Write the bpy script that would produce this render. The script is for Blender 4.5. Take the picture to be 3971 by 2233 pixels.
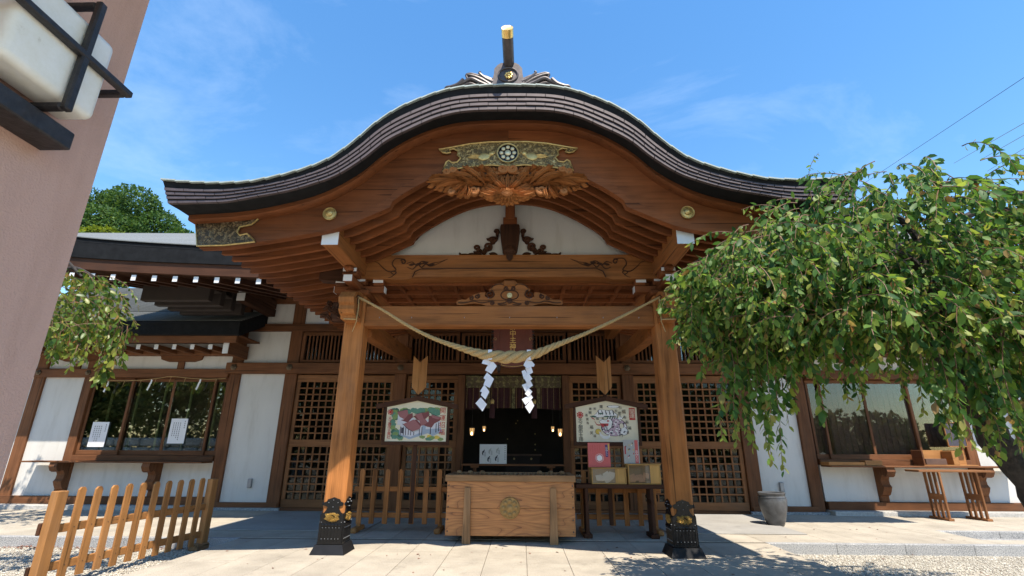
import bpy, math, random
import numpy as np
from mathutils import Vector, Matrix
random.seed(7); rng = np.random.default_rng(11)
sc = bpy.context.scene
for o in list(bpy.data.objects): bpy.data.objects.remove(o, do_unlink=True)
COL = sc.collection
R = math.radians

# ------------------------------------------------------------------ camera
cd = bpy.data.cameras.new('camera'); cam = bpy.data.objects.new('camera', cd); COL.objects.link(cam)
PITCH, YAW, ROLL = 0.316372, 0.020629, -0.005403
fw = Vector((-math.sin(YAW)*math.cos(PITCH), math.cos(YAW)*math.cos(PITCH), math.sin(PITCH)))
rt = Vector((math.cos(YAW), math.sin(YAW), 0)); up = rt.cross(fw)
r2 = rt*math.cos(ROLL)-up*math.sin(ROLL); u2 = up*math.cos(ROLL)+rt*math.sin(ROLL)
cam.matrix_world = Matrix(((r2.x,u2.x,-fw.x,0.2223),(r2.y,u2.y,-fw.y,0.0),(r2.z,u2.z,-fw.z,1.5),(0,0,0,1)))
cd.sensor_width = 36; cd.lens = 36*1894.38/3971; cd.clip_start = 0.05; cd.clip_end = 2000
sc.camera = cam

# ------------------------------------------------------------------ sky, sun, exposure
SUN = Vector((0.39, -1.0, 2.05)).normalized()          # direction towards the sun
w = bpy.data.worlds.new('World'); sc.world = w; w.use_nodes = True
nt = w.node_tree; nt.nodes.clear()
def N(t, typ, **k):
    n = t.nodes.new(typ)
    for a, b in k.items():
        setattr(n, a, b)
    return n
sky = N(nt, 'ShaderNodeTexSky', sky_type='NISHITA', sun_disc=False)
sky.sun_elevation = math.asin(SUN.z); sky.sun_rotation = math.atan2(SUN.x, SUN.y)
sky.air_density = 1.5; sky.dust_density = 0.1; sky.ozone_density = 4.5; sky.altitude = 0
tc = N(nt, 'ShaderNodeTexCoord'); mp = N(nt, 'ShaderNodeMapping')
mp.inputs['Rotation'].default_value = (0, 0, 0.5); mp.inputs['Scale'].default_value = (1.1, 2.6, 4.2)
nt.links.new(tc.outputs['Generated'], mp.inputs[0])
nz = N(nt, 'ShaderNodeTexNoise'); nz.inputs['Scale'].default_value = 1.5; nz.inputs['Detail'].default_value = 9; nz.inputs['Roughness'].default_value = 0.63; nz.inputs['Distortion'].default_value = 0.5
nt.links.new(mp.outputs[0], nz.inputs[0])
rmp = N(nt, 'ShaderNodeMapRange'); rmp.inputs['From Min'].default_value = 0.49; rmp.inputs['From Max'].default_value = 0.92; rmp.inputs['To Max'].default_value = 0.34
nt.links.new(nz.outputs[0], rmp.inputs[0])
mixc = N(nt, 'ShaderNodeMixRGB'); mixc.inputs[2].default_value = (4.6, 5.4, 6.6, 1)
hsv = N(nt, 'ShaderNodeHueSaturation'); hsv.inputs['Saturation'].default_value = 1.22
nt.links.new(sky.outputs[0], hsv.inputs['Color'])
nt.links.new(rmp.outputs[0], mixc.inputs[0]); nt.links.new(hsv.outputs[0], mixc.inputs[1])
bg = N(nt, 'ShaderNodeBackground'); bg.inputs[1].default_value = 0.15
wo = N(nt, 'ShaderNodeOutputWorld')
nt.links.new(mixc.outputs[0], bg.inputs[0]); nt.links.new(bg.outputs[0], wo.inputs[0])
sd = bpy.data.lights.new('sun', 'SUN'); sd.energy = 5.0; sd.angle = R(0.53); sd.color = (1.0, 0.91, 0.77)
sun = bpy.data.objects.new('sun', sd); COL.objects.link(sun)
sun.rotation_euler = SUN.to_track_quat('Z', 'Y').to_euler(); sun.location = SUN*40
vs = sc.view_settings; vs.view_transform = 'Standard'; vs.look = 'None'; vs.exposure = 0.78; vs.gamma = 1.0; vs.use_curve_mapping = False
sc.render.engine = 'CYCLES'
sc.cycles.max_bounces = 8; sc.cycles.diffuse_bounces = 4; sc.cycles.glossy_bounces = 3; sc.cycles.transmission_bounces = 4; sc.cycles.transparent_max_bounces = 8
sc.cycles.use_denoising = True

# ------------------------------------------------------------------ materials
MAT = {}
def newmat(name):
    m = bpy.data.materials.new(name); m.use_nodes = True
    t = m.node_tree; t.nodes.clear()
    out = N(t, 'ShaderNodeOutputMaterial'); b = N(t, 'ShaderNodeBsdfPrincipled')
    t.links.new(b.outputs[0], out.inputs[0]); MAT[name] = m
    return m, t, b, out
def c4(c, k=1.0): return (c[0]*k, c[1]*k, c[2]*k, 1)
def ramp(t, stops):
    r = N(t, 'ShaderNodeValToRGB'); e = r.color_ramp.elements
    e[0].position, e[0].color = stops[0][0], c4(stops[0][1]); e[1].position, e[1].color = stops[-1][0], c4(stops[-1][1])
    for p, c in stops[1:-1]:
        q = e.new(p); q.color = c4(c)
    return r
def bump(t, b, src, strength, dist=0.01):
    n = N(t, 'ShaderNodeBump'); n.inputs['Strength'].default_value = strength; n.inputs['Distance'].default_value = dist
    t.links.new(src, n.inputs['Height']); t.links.new(n.outputs[0], b.inputs['Normal']); return n
def wood(name, base, axis='z', rough=0.55, contrast=0.35, fine=34, var=0.22):
    key = name+'_'+axis
    if key in MAT: return MAT[key]
    m, t, b, out = newmat(key)
    tc = N(t, 'ShaderNodeTexCoord'); oi = N(t, 'ShaderNodeObjectInfo')
    sh = N(t, 'ShaderNodeVectorMath', operation='SCALE'); sh.inputs[3].default_value = 37.0
    cmb = N(t, 'ShaderNodeCombineXYZ')
    for i in range(3): t.links.new(oi.outputs['Random'], cmb.inputs[i])
    t.links.new(cmb.outputs[0], sh.inputs[0])
    ad = N(t, 'ShaderNodeVectorMath', operation='ADD'); t.links.new(tc.outputs['Object'], ad.inputs[0]); t.links.new(sh.outputs[0], ad.inputs[1])
    mp = N(t, 'ShaderNodeMapping'); s = [1, 1, 1]; s['xyz'.index(axis)] = 0.06
    mp.inputs['Scale'].default_value = s; t.links.new(ad.outputs[0], mp.inputs[0])
    n1 = N(t, 'ShaderNodeTexNoise'); n1.inputs['Scale'].default_value = fine; n1.inputs['Detail'].default_value = 4; n1.inputs['Roughness'].default_value = 0.6
    t.links.new(mp.outputs[0], n1.inputs[0])
    n2 = N(t, 'ShaderNodeTexNoise'); n2.inputs['Scale'].default_value = 7; n2.inputs['Detail'].default_value = 3; n2.inputs['Distortion'].default_value = 1.2
    t.links.new(mp.outputs[0], n2.inputs[0])
    n3 = N(t, 'ShaderNodeTexNoise'); n3.inputs['Scale'].default_value = 1.7; n3.inputs['Detail'].default_value = 3; t.links.new(ad.outputs[0], n3.inputs[0])
    a1 = N(t, 'ShaderNodeMath', operation='ADD'); t.links.new(n1.outputs[0], a1.inputs[0]); t.links.new(n2.outputs[0], a1.inputs[1])
    a2 = N(t, 'ShaderNodeMath', operation='ADD'); t.links.new(a1.outputs[0], a2.inputs[0]); t.links.new(n3.outputs[0], a2.inputs[1])
    mr = N(t, 'ShaderNodeMapRange'); mr.inputs['From Min'].default_value = 1.1; mr.inputs['From Max'].default_value = 1.95
    t.links.new(a2.outputs[0], mr.inputs[0])
    k = contrast
    rp = ramp(t, [(0, tuple(x*(1-k*1.1) for x in base)), (0.5, base), (1, tuple(x*(1+k*0.8) for x in base))])
    t.links.new(mr.outputs[0], rp.inputs[0])
    hv = N(t, 'ShaderNodeHueSaturation')
    vr = N(t, 'ShaderNodeMapRange'); vr.inputs['To Min'].default_value = 1-var; vr.inputs['To Max'].default_value = 1+var
    t.links.new(oi.outputs['Random'], vr.inputs[0]); t.links.new(vr.outputs[0], hv.inputs['Value']); t.links.new(rp.outputs[0], hv.inputs['Color'])
    t.links.new(hv.outputs[0], b.inputs['Base Color'])
    b.inputs['Roughness'].default_value = rough+.1; b.inputs['Specular IOR Level'].default_value = 0.16
    # drying cracks and weathered streaks along the grain
    mpc = N(t, 'ShaderNodeMapping'); sc_ = [1, 1, 1]; sc_['xyz'.index(axis)] = 0.018; mpc.inputs['Scale'].default_value = sc_; t.links.new(ad.outputs[0], mpc.inputs[0])
    nc = N(t, 'ShaderNodeTexNoise'); nc.inputs['Scale'].default_value = 26; nc.inputs['Detail'].default_value = 1.5; t.links.new(mpc.outputs[0], nc.inputs[0])
    cr = N(t, 'ShaderNodeMapRange'); cr.inputs['From Min'].default_value = 0.665; cr.inputs['From Max'].default_value = 0.71; cr.inputs['To Min'].default_value = 1.0; cr.inputs['To Max'].default_value = 0.42; t.links.new(nc.outputs[0], cr.inputs[0])
    ng = N(t, 'ShaderNodeTexNoise'); ng.inputs['Scale'].default_value = 2.6; ng.inputs['Detail'].default_value = 6; ng.inputs['Roughness'].default_value = .7; mpg = N(t, 'ShaderNodeMapping'); sg_ = [1, 1, 1]; sg_['xyz'.index(axis)] = 0.3; mpg.inputs['Scale'].default_value = sg_; t.links.new(ad.outputs[0], mpg.inputs[0]); t.links.new(mpg.outputs[0], ng.inputs[0])
    gr = N(t, 'ShaderNodeMapRange'); gr.inputs['From Min'].default_value = 0.52; gr.inputs['From Max'].default_value = 0.78; gr.inputs['To Max'].default_value = 0.26; t.links.new(ng.outputs[0], gr.inputs[0])
    mg = N(t, 'ShaderNodeMixRGB'); gy = sum(base)/3; mg.inputs[2].default_value = (gy*.95, gy*.80, gy*.66, 1); t.links.new(gr.outputs[0], mg.inputs[0]); t.links.new(hv.outputs[0], mg.inputs[1])
    mm = N(t, 'ShaderNodeMixRGB', blend_type='MULTIPLY'); mm.inputs[0].default_value = 1; t.links.new(mg.outputs[0], mm.inputs[1]); t.links.new(cr.outputs[0], mm.inputs[2]); t.links.new(mm.outputs[0], b.inputs['Base Color'])
    bump(t, b, a1.outputs[0], 0.3, 0.004)
    return m
def plain(name, base, rough=0.6, metal=0.0, noise=0.12, scale=9.0, bmp=0.1, spec=0.5, fine=0.0):
    if name in MAT: return MAT[name]
    m, t, b, out = newmat(name)
    tc = N(t, 'ShaderNodeTexCoord'); n1 = N(t, 'ShaderNodeTexNoise'); n1.inputs['Scale'].default_value = scale; n1.inputs['Detail'].default_value = 6; n1.inputs['Roughness'].default_value = 0.62
    t.links.new(tc.outputs['Object'], n1.inputs[0])
    rp = ramp(t, [(0.25, tuple(x*(1-noise) for x in base)), (0.75, tuple(min(1, x*(1+noise)) for x in base))])
    t.links.new(n1.outputs[0], rp.inputs[0]); t.links.new(rp.outputs[0], b.inputs['Base Color'])
    b.inputs['Roughness'].default_value = rough; b.inputs['Metallic'].default_value = metal; b.inputs['Specular IOR Level'].default_value = spec
    if bmp: bump(t, b, n1.outputs[0], bmp, 0.01)
    return m
def speckle(name, base, dark, light, scale=160, rough=0.8, amt=0.5, bmp=0.15, big=0.12):
    m, t, b, out = newmat(name)
    tc = N(t, 'ShaderNodeTexCoord')
    n1 = N(t, 'ShaderNodeTexNoise'); n1.inputs['Scale'].default_value = scale; n1.inputs['Detail'].default_value = 2
    n2 = N(t, 'ShaderNodeTexNoise'); n2.inputs['Scale'].default_value = 1.4; n2.inputs['Detail'].default_value = 6; n2.inputs['Roughness'].default_value = 0.65
    oi = N(t, 'ShaderNodeObjectInfo')
    geo = N(t, 'ShaderNodeNewGeometry')
    t.links.new(geo.outputs['Position'], n1.inputs[0]); t.links.new(geo.outputs['Position'], n2.inputs[0])
    rp = ramp(t, [(0.32, dark), (0.5, base), (0.68, light)]); t.links.new(n1.outputs[0], rp.inputs[0])
    hv = N(t, 'ShaderNodeHueSaturation')
    mr = N(t, 'ShaderNodeMapRange'); mr.inputs['From Min'].default_value = 0.3; mr.inputs['From Max'].default_value = 0.7; mr.inputs['To Min'].default_value = 1-big; mr.inputs['To Max'].default_value = 1+big
    t.links.new(n2.outputs[0], mr.inputs[0])
    rr = N(t, 'ShaderNodeMapRange'); rr.inputs['To Min'].default_value = 0.94; rr.inputs['To Max'].default_value = 1.06; t.links.new(oi.outputs['Random'], rr.inputs[0])
    mu = N(t, 'ShaderNodeMath', operation='MULTIPLY'); t.links.new(mr.outputs[0], mu.inputs[0]); t.links.new(rr.outputs[0], mu.inputs[1])
    n5 = N(t, 'ShaderNodeTexNoise'); n5.inputs['Scale'].default_value = 2.7; n5.inputs['Detail'].default_value = 9; n5.inputs['Roughness'].default_value = .72; t.links.new(geo.outputs['Position'], n5.inputs[0])
    s5 = N(t, 'ShaderNodeMapRange'); s5.inputs['From Min'].default_value = .56; s5.inputs['From Max'].default_value = .72; s5.inputs['To Min'].default_value = 1.0; s5.inputs['To Max'].default_value = .72; t.links.new(n5.outputs[0], s5.inputs[0])
    m5 = N(t, 'ShaderNodeMath', operation='MULTIPLY'); t.links.new(mu.outputs[0], m5.inputs[0]); t.links.new(s5.outputs[0], m5.inputs[1])
    t.links.new(m5.outputs[0], hv.inputs['Value']); t.links.new(rp.outputs[0], hv.inputs['Color']); t.links.new(hv.outputs[0], b.inputs['Base Color'])
    b.inputs['Roughness'].default_value = rough; b.inputs['Specular IOR Level'].default_value = .25; bump(t, b, n1.outputs[0], bmp, 0.004)
    return m
def relief(name, hi, lo, scale=26, metal=0.75, rough=0.42, strength=0.9, lac=2.3):
    m, t, b, out = newmat(name)
    tc = N(t, 'ShaderNodeTexCoord')
    n1 = N(t, 'ShaderNodeTexNoise'); n1.inputs['Scale'].default_value = scale*0.35; n1.inputs['Detail'].default_value = 3; n1.inputs['Distortion'].default_value = 2.5
    v = N(t, 'ShaderNodeTexVoronoi', feature='SMOOTH_F1'); v.inputs['Scale'].default_value = scale; v.inputs['Smoothness'].default_value = 0.35
    t.links.new(tc.outputs['Object'], n1.inputs[0])
    mx = N(t, 'ShaderNodeMixRGB'); mx.inputs[0].default_value = 0.12; t.links.new(tc.outputs['Object'], mx.inputs[1]); t.links.new(n1.outputs['Color'], mx.inputs[2])
    t.links.new(mx.outputs[0], v.inputs['Vector'])
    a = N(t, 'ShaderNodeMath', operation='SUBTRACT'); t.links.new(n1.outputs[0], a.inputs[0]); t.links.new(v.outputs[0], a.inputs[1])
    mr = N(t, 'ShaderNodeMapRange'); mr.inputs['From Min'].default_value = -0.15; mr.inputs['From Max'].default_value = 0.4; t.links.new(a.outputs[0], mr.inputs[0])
    rp = ramp(t, [(0.0, lo), (0.55, tuple((x+y)/2 for x, y in zip(lo, hi))), (1.0, hi)]); t.links.new(mr.outputs[0], rp.inputs[0]); t.links.new(rp.outputs[0], b.inputs['Base Color'])  # hollows coloured darker, as shade painted into the relief
    b.inputs['Metallic'].default_value = metal; b.inputs['Roughness'].default_value = rough
    bump(t, b, mr.outputs[0], strength, 0.012)
    return m
def glass(name, tint=(0.85, 0.9, 0.88), ior=1.5, refl=1.0):
    m = bpy.data.materials.new(name); m.use_nodes = True; t = m.node_tree; t.nodes.clear()
    out = N(t, 'ShaderNodeOutputMaterial'); tr = N(t, 'ShaderNodeBsdfTransparent'); gl = N(t, 'ShaderNodeBsdfGlossy'); fr = N(t, 'ShaderNodeFresnel'); mx = N(t, 'ShaderNodeMixShader')
    tr.inputs[0].default_value = c4(tint); gl.inputs['Roughness'].default_value = 0.015; fr.inputs[0].default_value = ior
    mu = N(t, 'ShaderNodeMath', operation='MULTIPLY'); mu.inputs[1].default_value = refl; mu.use_clamp = True
    t.links.new(fr.outputs[0], mu.inputs[0]); t.links.new(mu.outputs[0], mx.inputs[0]); t.links.new(tr.outputs[0], mx.inputs[1]); t.links.new(gl.outputs[0], mx.inputs[2]); t.links.new(mx.outputs[0], out.inputs[0])
    MAT[name] = m; return m
def leafmat(name, stops, trans=0.45, rough=0.42):
    m, t, b, out = newmat(name)
    geo = N(t, 'ShaderNodeNewGeometry'); rp = ramp(t, stops); t.links.new(geo.outputs['Random Per Island'], rp.inputs[0])
    t.links.new(rp.outputs[0], b.inputs['Base Color']); b.inputs['Roughness'].default_value = rough; b.inputs['Specular IOR Level'].default_value = 0.28
    tl = N(t, 'ShaderNodeBsdfTranslucent'); hs = N(t, 'ShaderNodeHueSaturation'); hs.inputs['Hue'].default_value = 0.475; hs.inputs['Saturation'].default_value = 1.1; hs.inputs['Value'].default_value = 1.5
    t.links.new(rp.outputs[0], hs.inputs['Color']); t.links.new(hs.outputs[0], tl.inputs[0])
    mx = N(t, 'ShaderNodeMixShader'); mx.inputs[0].default_value = trans
    t.links.new(b.outputs[0], mx.inputs[1]); t.links.new(tl.outputs[0], mx.inputs[2]); t.links.new(mx.outputs[0], out.inputs[0])
    return m
def emit(name, col, strength):
    m, t, b, out = newmat(name); b.inputs['Base Color'].default_value = c4(col); b.inputs['Emission Color'].default_value = c4(col); b.inputs['Emission Strength'].default_value = strength; return m

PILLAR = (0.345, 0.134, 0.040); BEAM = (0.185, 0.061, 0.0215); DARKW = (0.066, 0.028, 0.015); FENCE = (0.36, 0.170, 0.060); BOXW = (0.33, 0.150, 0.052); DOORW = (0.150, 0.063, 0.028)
def wd(kind, axis):
    return {'pillar': lambda: wood('wood_pillar', PILLAR, axis, contrast=0.45), 'beam': lambda: wood('wood_beam', BEAM, axis), 'latt': lambda: wood('wood_lattice', (0.225, 0.100, 0.042), axis, var=0.15), 'tie': lambda: wood('wood_tie', (0.270, 0.102, 0.031), axis), 'dark': lambda: wood('wood_dark', DARKW, axis, contrast=0.3),  # tie is pillar wood darkened in colour for the beams in shade
            'fence': lambda: wood('wood_fence', FENCE, axis, contrast=0.3, var=0.12), 'box': lambda: wood('wood_box', BOXW, axis, contrast=0.4), 'door': lambda: wood('wood_door', DOORW, axis, var=0.15),
            'pale': lambda: wood('wood_pale', (0.52, 0.30, 0.10), axis, contrast=0.2), 'grey': lambda: wood('wood_grey', (0.29, 0.165, 0.080), axis, contrast=0.4)}[kind]()
def stained(name, base, bmp_scale, bmp_s, amt):
    m, t, b, out = newmat(name); geo = N(t, 'ShaderNodeNewGeometry')
    mp = N(t, 'ShaderNodeMapping'); mp.inputs['Scale'].default_value = (3.2, 3.2, .55); t.links.new(geo.outputs['Position'], mp.inputs[0])
    a = N(t, 'ShaderNodeTexNoise'); a.inputs['Scale'].default_value = 1.3; a.inputs['Detail'].default_value = 8; a.inputs['Roughness'].default_value = .68; t.links.new(mp.outputs[0], a.inputs[0])
    c = N(t, 'ShaderNodeTexNoise'); c.inputs['Scale'].default_value = .9; c.inputs['Detail'].default_value = 5; t.links.new(geo.outputs['Position'], c.inputs[0])
    r1 = ramp(t, [(.3, tuple(x*(1+amt*.25) for x in base)), (.52, base), (.75, tuple(x*k for x, k in zip(base, (1-amt, 1-amt*1.1, 1-amt*1.25))))]); t.links.new(a.outputs[0], r1.inputs[0])
    r2 = ramp(t, [(.3, (1-amt*.4,)*3), (.7, (1.0, 1.0, 1.0))]); t.links.new(c.outputs[0], r2.inputs[0])
    mx = N(t, 'ShaderNodeMixRGB', blend_type='MULTIPLY'); mx.inputs[0].default_value = 1; t.links.new(r1.outputs[0], mx.inputs[1]); t.links.new(r2.outputs[0], mx.inputs[2]); t.links.new(mx.outputs[0], b.inputs['Base Color'])
    g = N(t, 'ShaderNodeTexNoise'); g.inputs['Scale'].default_value = bmp_scale; g.inputs['Detail'].default_value = 4; t.links.new(geo.outputs['Position'], g.inputs[0])
    b.inputs['Roughness'].default_value = .9; b.inputs['Specular IOR Level'].default_value = .15; bump(t, b, g.outputs[0], bmp_s, .006); return m
stained('plaster', (0.61, 0.595, 0.565), 40, .12, .16)
plain('white_paint', (0.66, 0.66, 0.66), 0.55, noise=0.03, bmp=0.0)
plain('paper', (0.72, 0.72, 0.75), 0.7, noise=0.02, bmp=0.0)
stained('pink_render', (0.55, 0.355, 0.29), 130, .7, .14)
plain('black_metal', (0.006, 0.006, 0.007), 0.25, noise=0.3, scale=14, bmp=0.08, spec=0.3)
plain('rusty_black', (0.020, 0.018, 0.020), 0.5, noise=0.7, scale=38, bmp=0.35)
plain('slate_black', (0.012, 0.012, 0.014), 0.5, noise=0.35, scale=10, bmp=0.1, spec=0.2)
plain('black_fascia', (0.012, 0.0125, 0.014), 0.8, noise=0.4, scale=7, bmp=0.1, spec=0.12)
plain('copper_brown', (0.072, 0.054, 0.057), 0.6, metal=0.25, noise=0.3, scale=6, bmp=0.08)
plain('copper_edge', (0.30, 0.345, 0.325), 0.65, metal=0.1, noise=0.25, scale=8, bmp=0.1)
plain('copper_patina', (0.165, 0.17, 0.165), 0.7, metal=0.15, noise=0.25, scale=8, bmp=0.1)
plain('copper_dark', (0.040, 0.030, 0.032), 0.55, metal=0.1, noise=0.3, scale=6, bmp=0.08)
plain('bronze', (0.070, 0.058, 0.058), 0.42, metal=0.45, noise=0.5, scale=9, bmp=0.15)
plain('gold', (0.83, 0.56, 0.20), 0.33, metal=0.85, noise=0.2, scale=14, bmp=0.15)
plain('crest_bronze', (0.30, 0.185, 0.065), 0.45, metal=0.4, noise=0.3, scale=18, bmp=0.2)
plain('brass', (0.50, 0.36, 0.14), 0.4, metal=0.6, noise=0.35, scale=18, bmp=0.2)
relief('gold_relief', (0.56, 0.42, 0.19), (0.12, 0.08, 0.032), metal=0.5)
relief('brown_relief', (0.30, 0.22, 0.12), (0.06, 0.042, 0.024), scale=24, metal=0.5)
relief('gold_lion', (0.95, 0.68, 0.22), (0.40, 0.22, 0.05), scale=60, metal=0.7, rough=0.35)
plain('bronze_brown', (0.10, 0.070, 0.040), 0.45, metal=0.4, noise=0.3, scale=18, bmp=0.2)
plain('straw', (0.44, 0.30, 0.135), 0.8, noise=0.35, scale=60, bmp=0.5, spec=0.2)
plain('red_lacquer', (0.15, 0.030, 0.018), 0.4, noise=0.2, scale=6, bmp=0.05)
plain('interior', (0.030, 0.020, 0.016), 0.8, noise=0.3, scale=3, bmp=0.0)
plain('interior_brown', (0.10, 0.055, 0.038), 0.7, noise=0.3, scale=5, bmp=0.0)
plain('ink', (0.02, 0.02, 0.022), 0.7, noise=0.0, bmp=0)
plain('red_ink', (0.50, 0.035, 0.03), 0.6, noise=0.05, bmp=0)
plain('cream', (0.74, 0.68, 0.50), 0.6, noise=0.03, bmp=0)
plain('steel', (0.28, 0.29, 0.31), 0.4, metal=0.5, noise=0.1)
plain('bark', (0.030, 0.024, 0.021), 0.9, noise=0.6, scale=22, bmp=1.0)
plain('twig', (0.16, 0.085, 0.05), 0.7, noise=0.4, scale=30, bmp=0.2)
plain('pot_glaze', (0.075, 0.076, 0.080), 0.38, noise=0.45, scale=9, bmp=0.12)
speckle('stone_tile', (0.385, 0.34, 0.275), (0.28, 0.245, 0.20), (0.48, 0.43, 0.355), scale=85, big=0.2)
speckle('joint', (0.15, 0.13, 0.105), (0.15, 0.13, 0.11), (0.25, 0.22, 0.18), scale=60)
speckle('granite', (0.30, 0.30, 0.30), (0.13, 0.13, 0.14), (0.50, 0.49, 0.48), scale=70, amt=1)
speckle('foundation', (0.40, 0.385, 0.36), (0.33, 0.32, 0.30), (0.46, 0.44, 0.42), scale=30)
speckle('mat_grey', (0.30, 0.285, 0.265), (0.24, 0.23, 0.21), (0.36, 0.345, 0.32), scale=120)
speckle('gravel_ground', (0.42, 0.38, 0.31), (0.20, 0.18, 0.15), (0.56, 0.52, 0.45), scale=42, bmp=0.9, big=0.15)
glass('window_glass', refl=2.4); glass('window_glass_clear', refl=1.2); glass('door_glass', refl=0.45); glass('clear_plastic', tint=(0.96, 0.96, 0.95), refl=0.6)
leafmat('leaf_cherry', [(0.0, (0.022, 0.068, 0.018)), (0.40, (0.062, 0.150, 0.032)), (0.80, (0.145, 0.245, 0.048)), (0.965, (0.26, 0.32, 0.07)), (0.985, (0.20, 0.15, 0.05)), (1.0, (0.26, 0.14, 0.045))], trans=0.45, rough=0.5)
leafmat('leaf_bright', [(0.0, (0.045, 0.105, 0.022)), (0.5, (0.11, 0.18, 0.034)), (0.92, (0.23, 0.26, 0.05)), (1.0, (0.28, 0.16, 0.05))], rough=0.36)
leafmat('leaf_bush', [(0.0, (0.05, 0.075, 0.018)), (0.6, (0.12, 0.14, 0.035)), (1.0, (0.22, 0.21, 0.06))], trans=0.3, rough=0.6)
leafmat('leaf_young', [(0.0, (0.13, 0.21, 0.04)), (0.7, (0.24, 0.28, 0.06)), (0.9, (0.30, 0.27, 0.08)), (1.0, (0.30, 0.16, 0.06))], rough=0.45)
leafmat('leaf_hill', [(0.0, (0.020, 0.060, 0.014)), (0.6, (0.045, 0.105, 0.020)), (1.0, (0.10, 0.17, 0.035))], trans=0.3, rough=0.6)
leafmat('leaf_yellow', [(0.0, (0.09, 0.15, 0.02)), (1.0, (0.22, 0.27, 0.04))], trans=0.4, rough=0.6)
emit('lamp_glow', (0.9, 0.50, 0.18), 0.45); emit('lamp_core', (1.0, 0.72, 0.35), 4.0)

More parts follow.
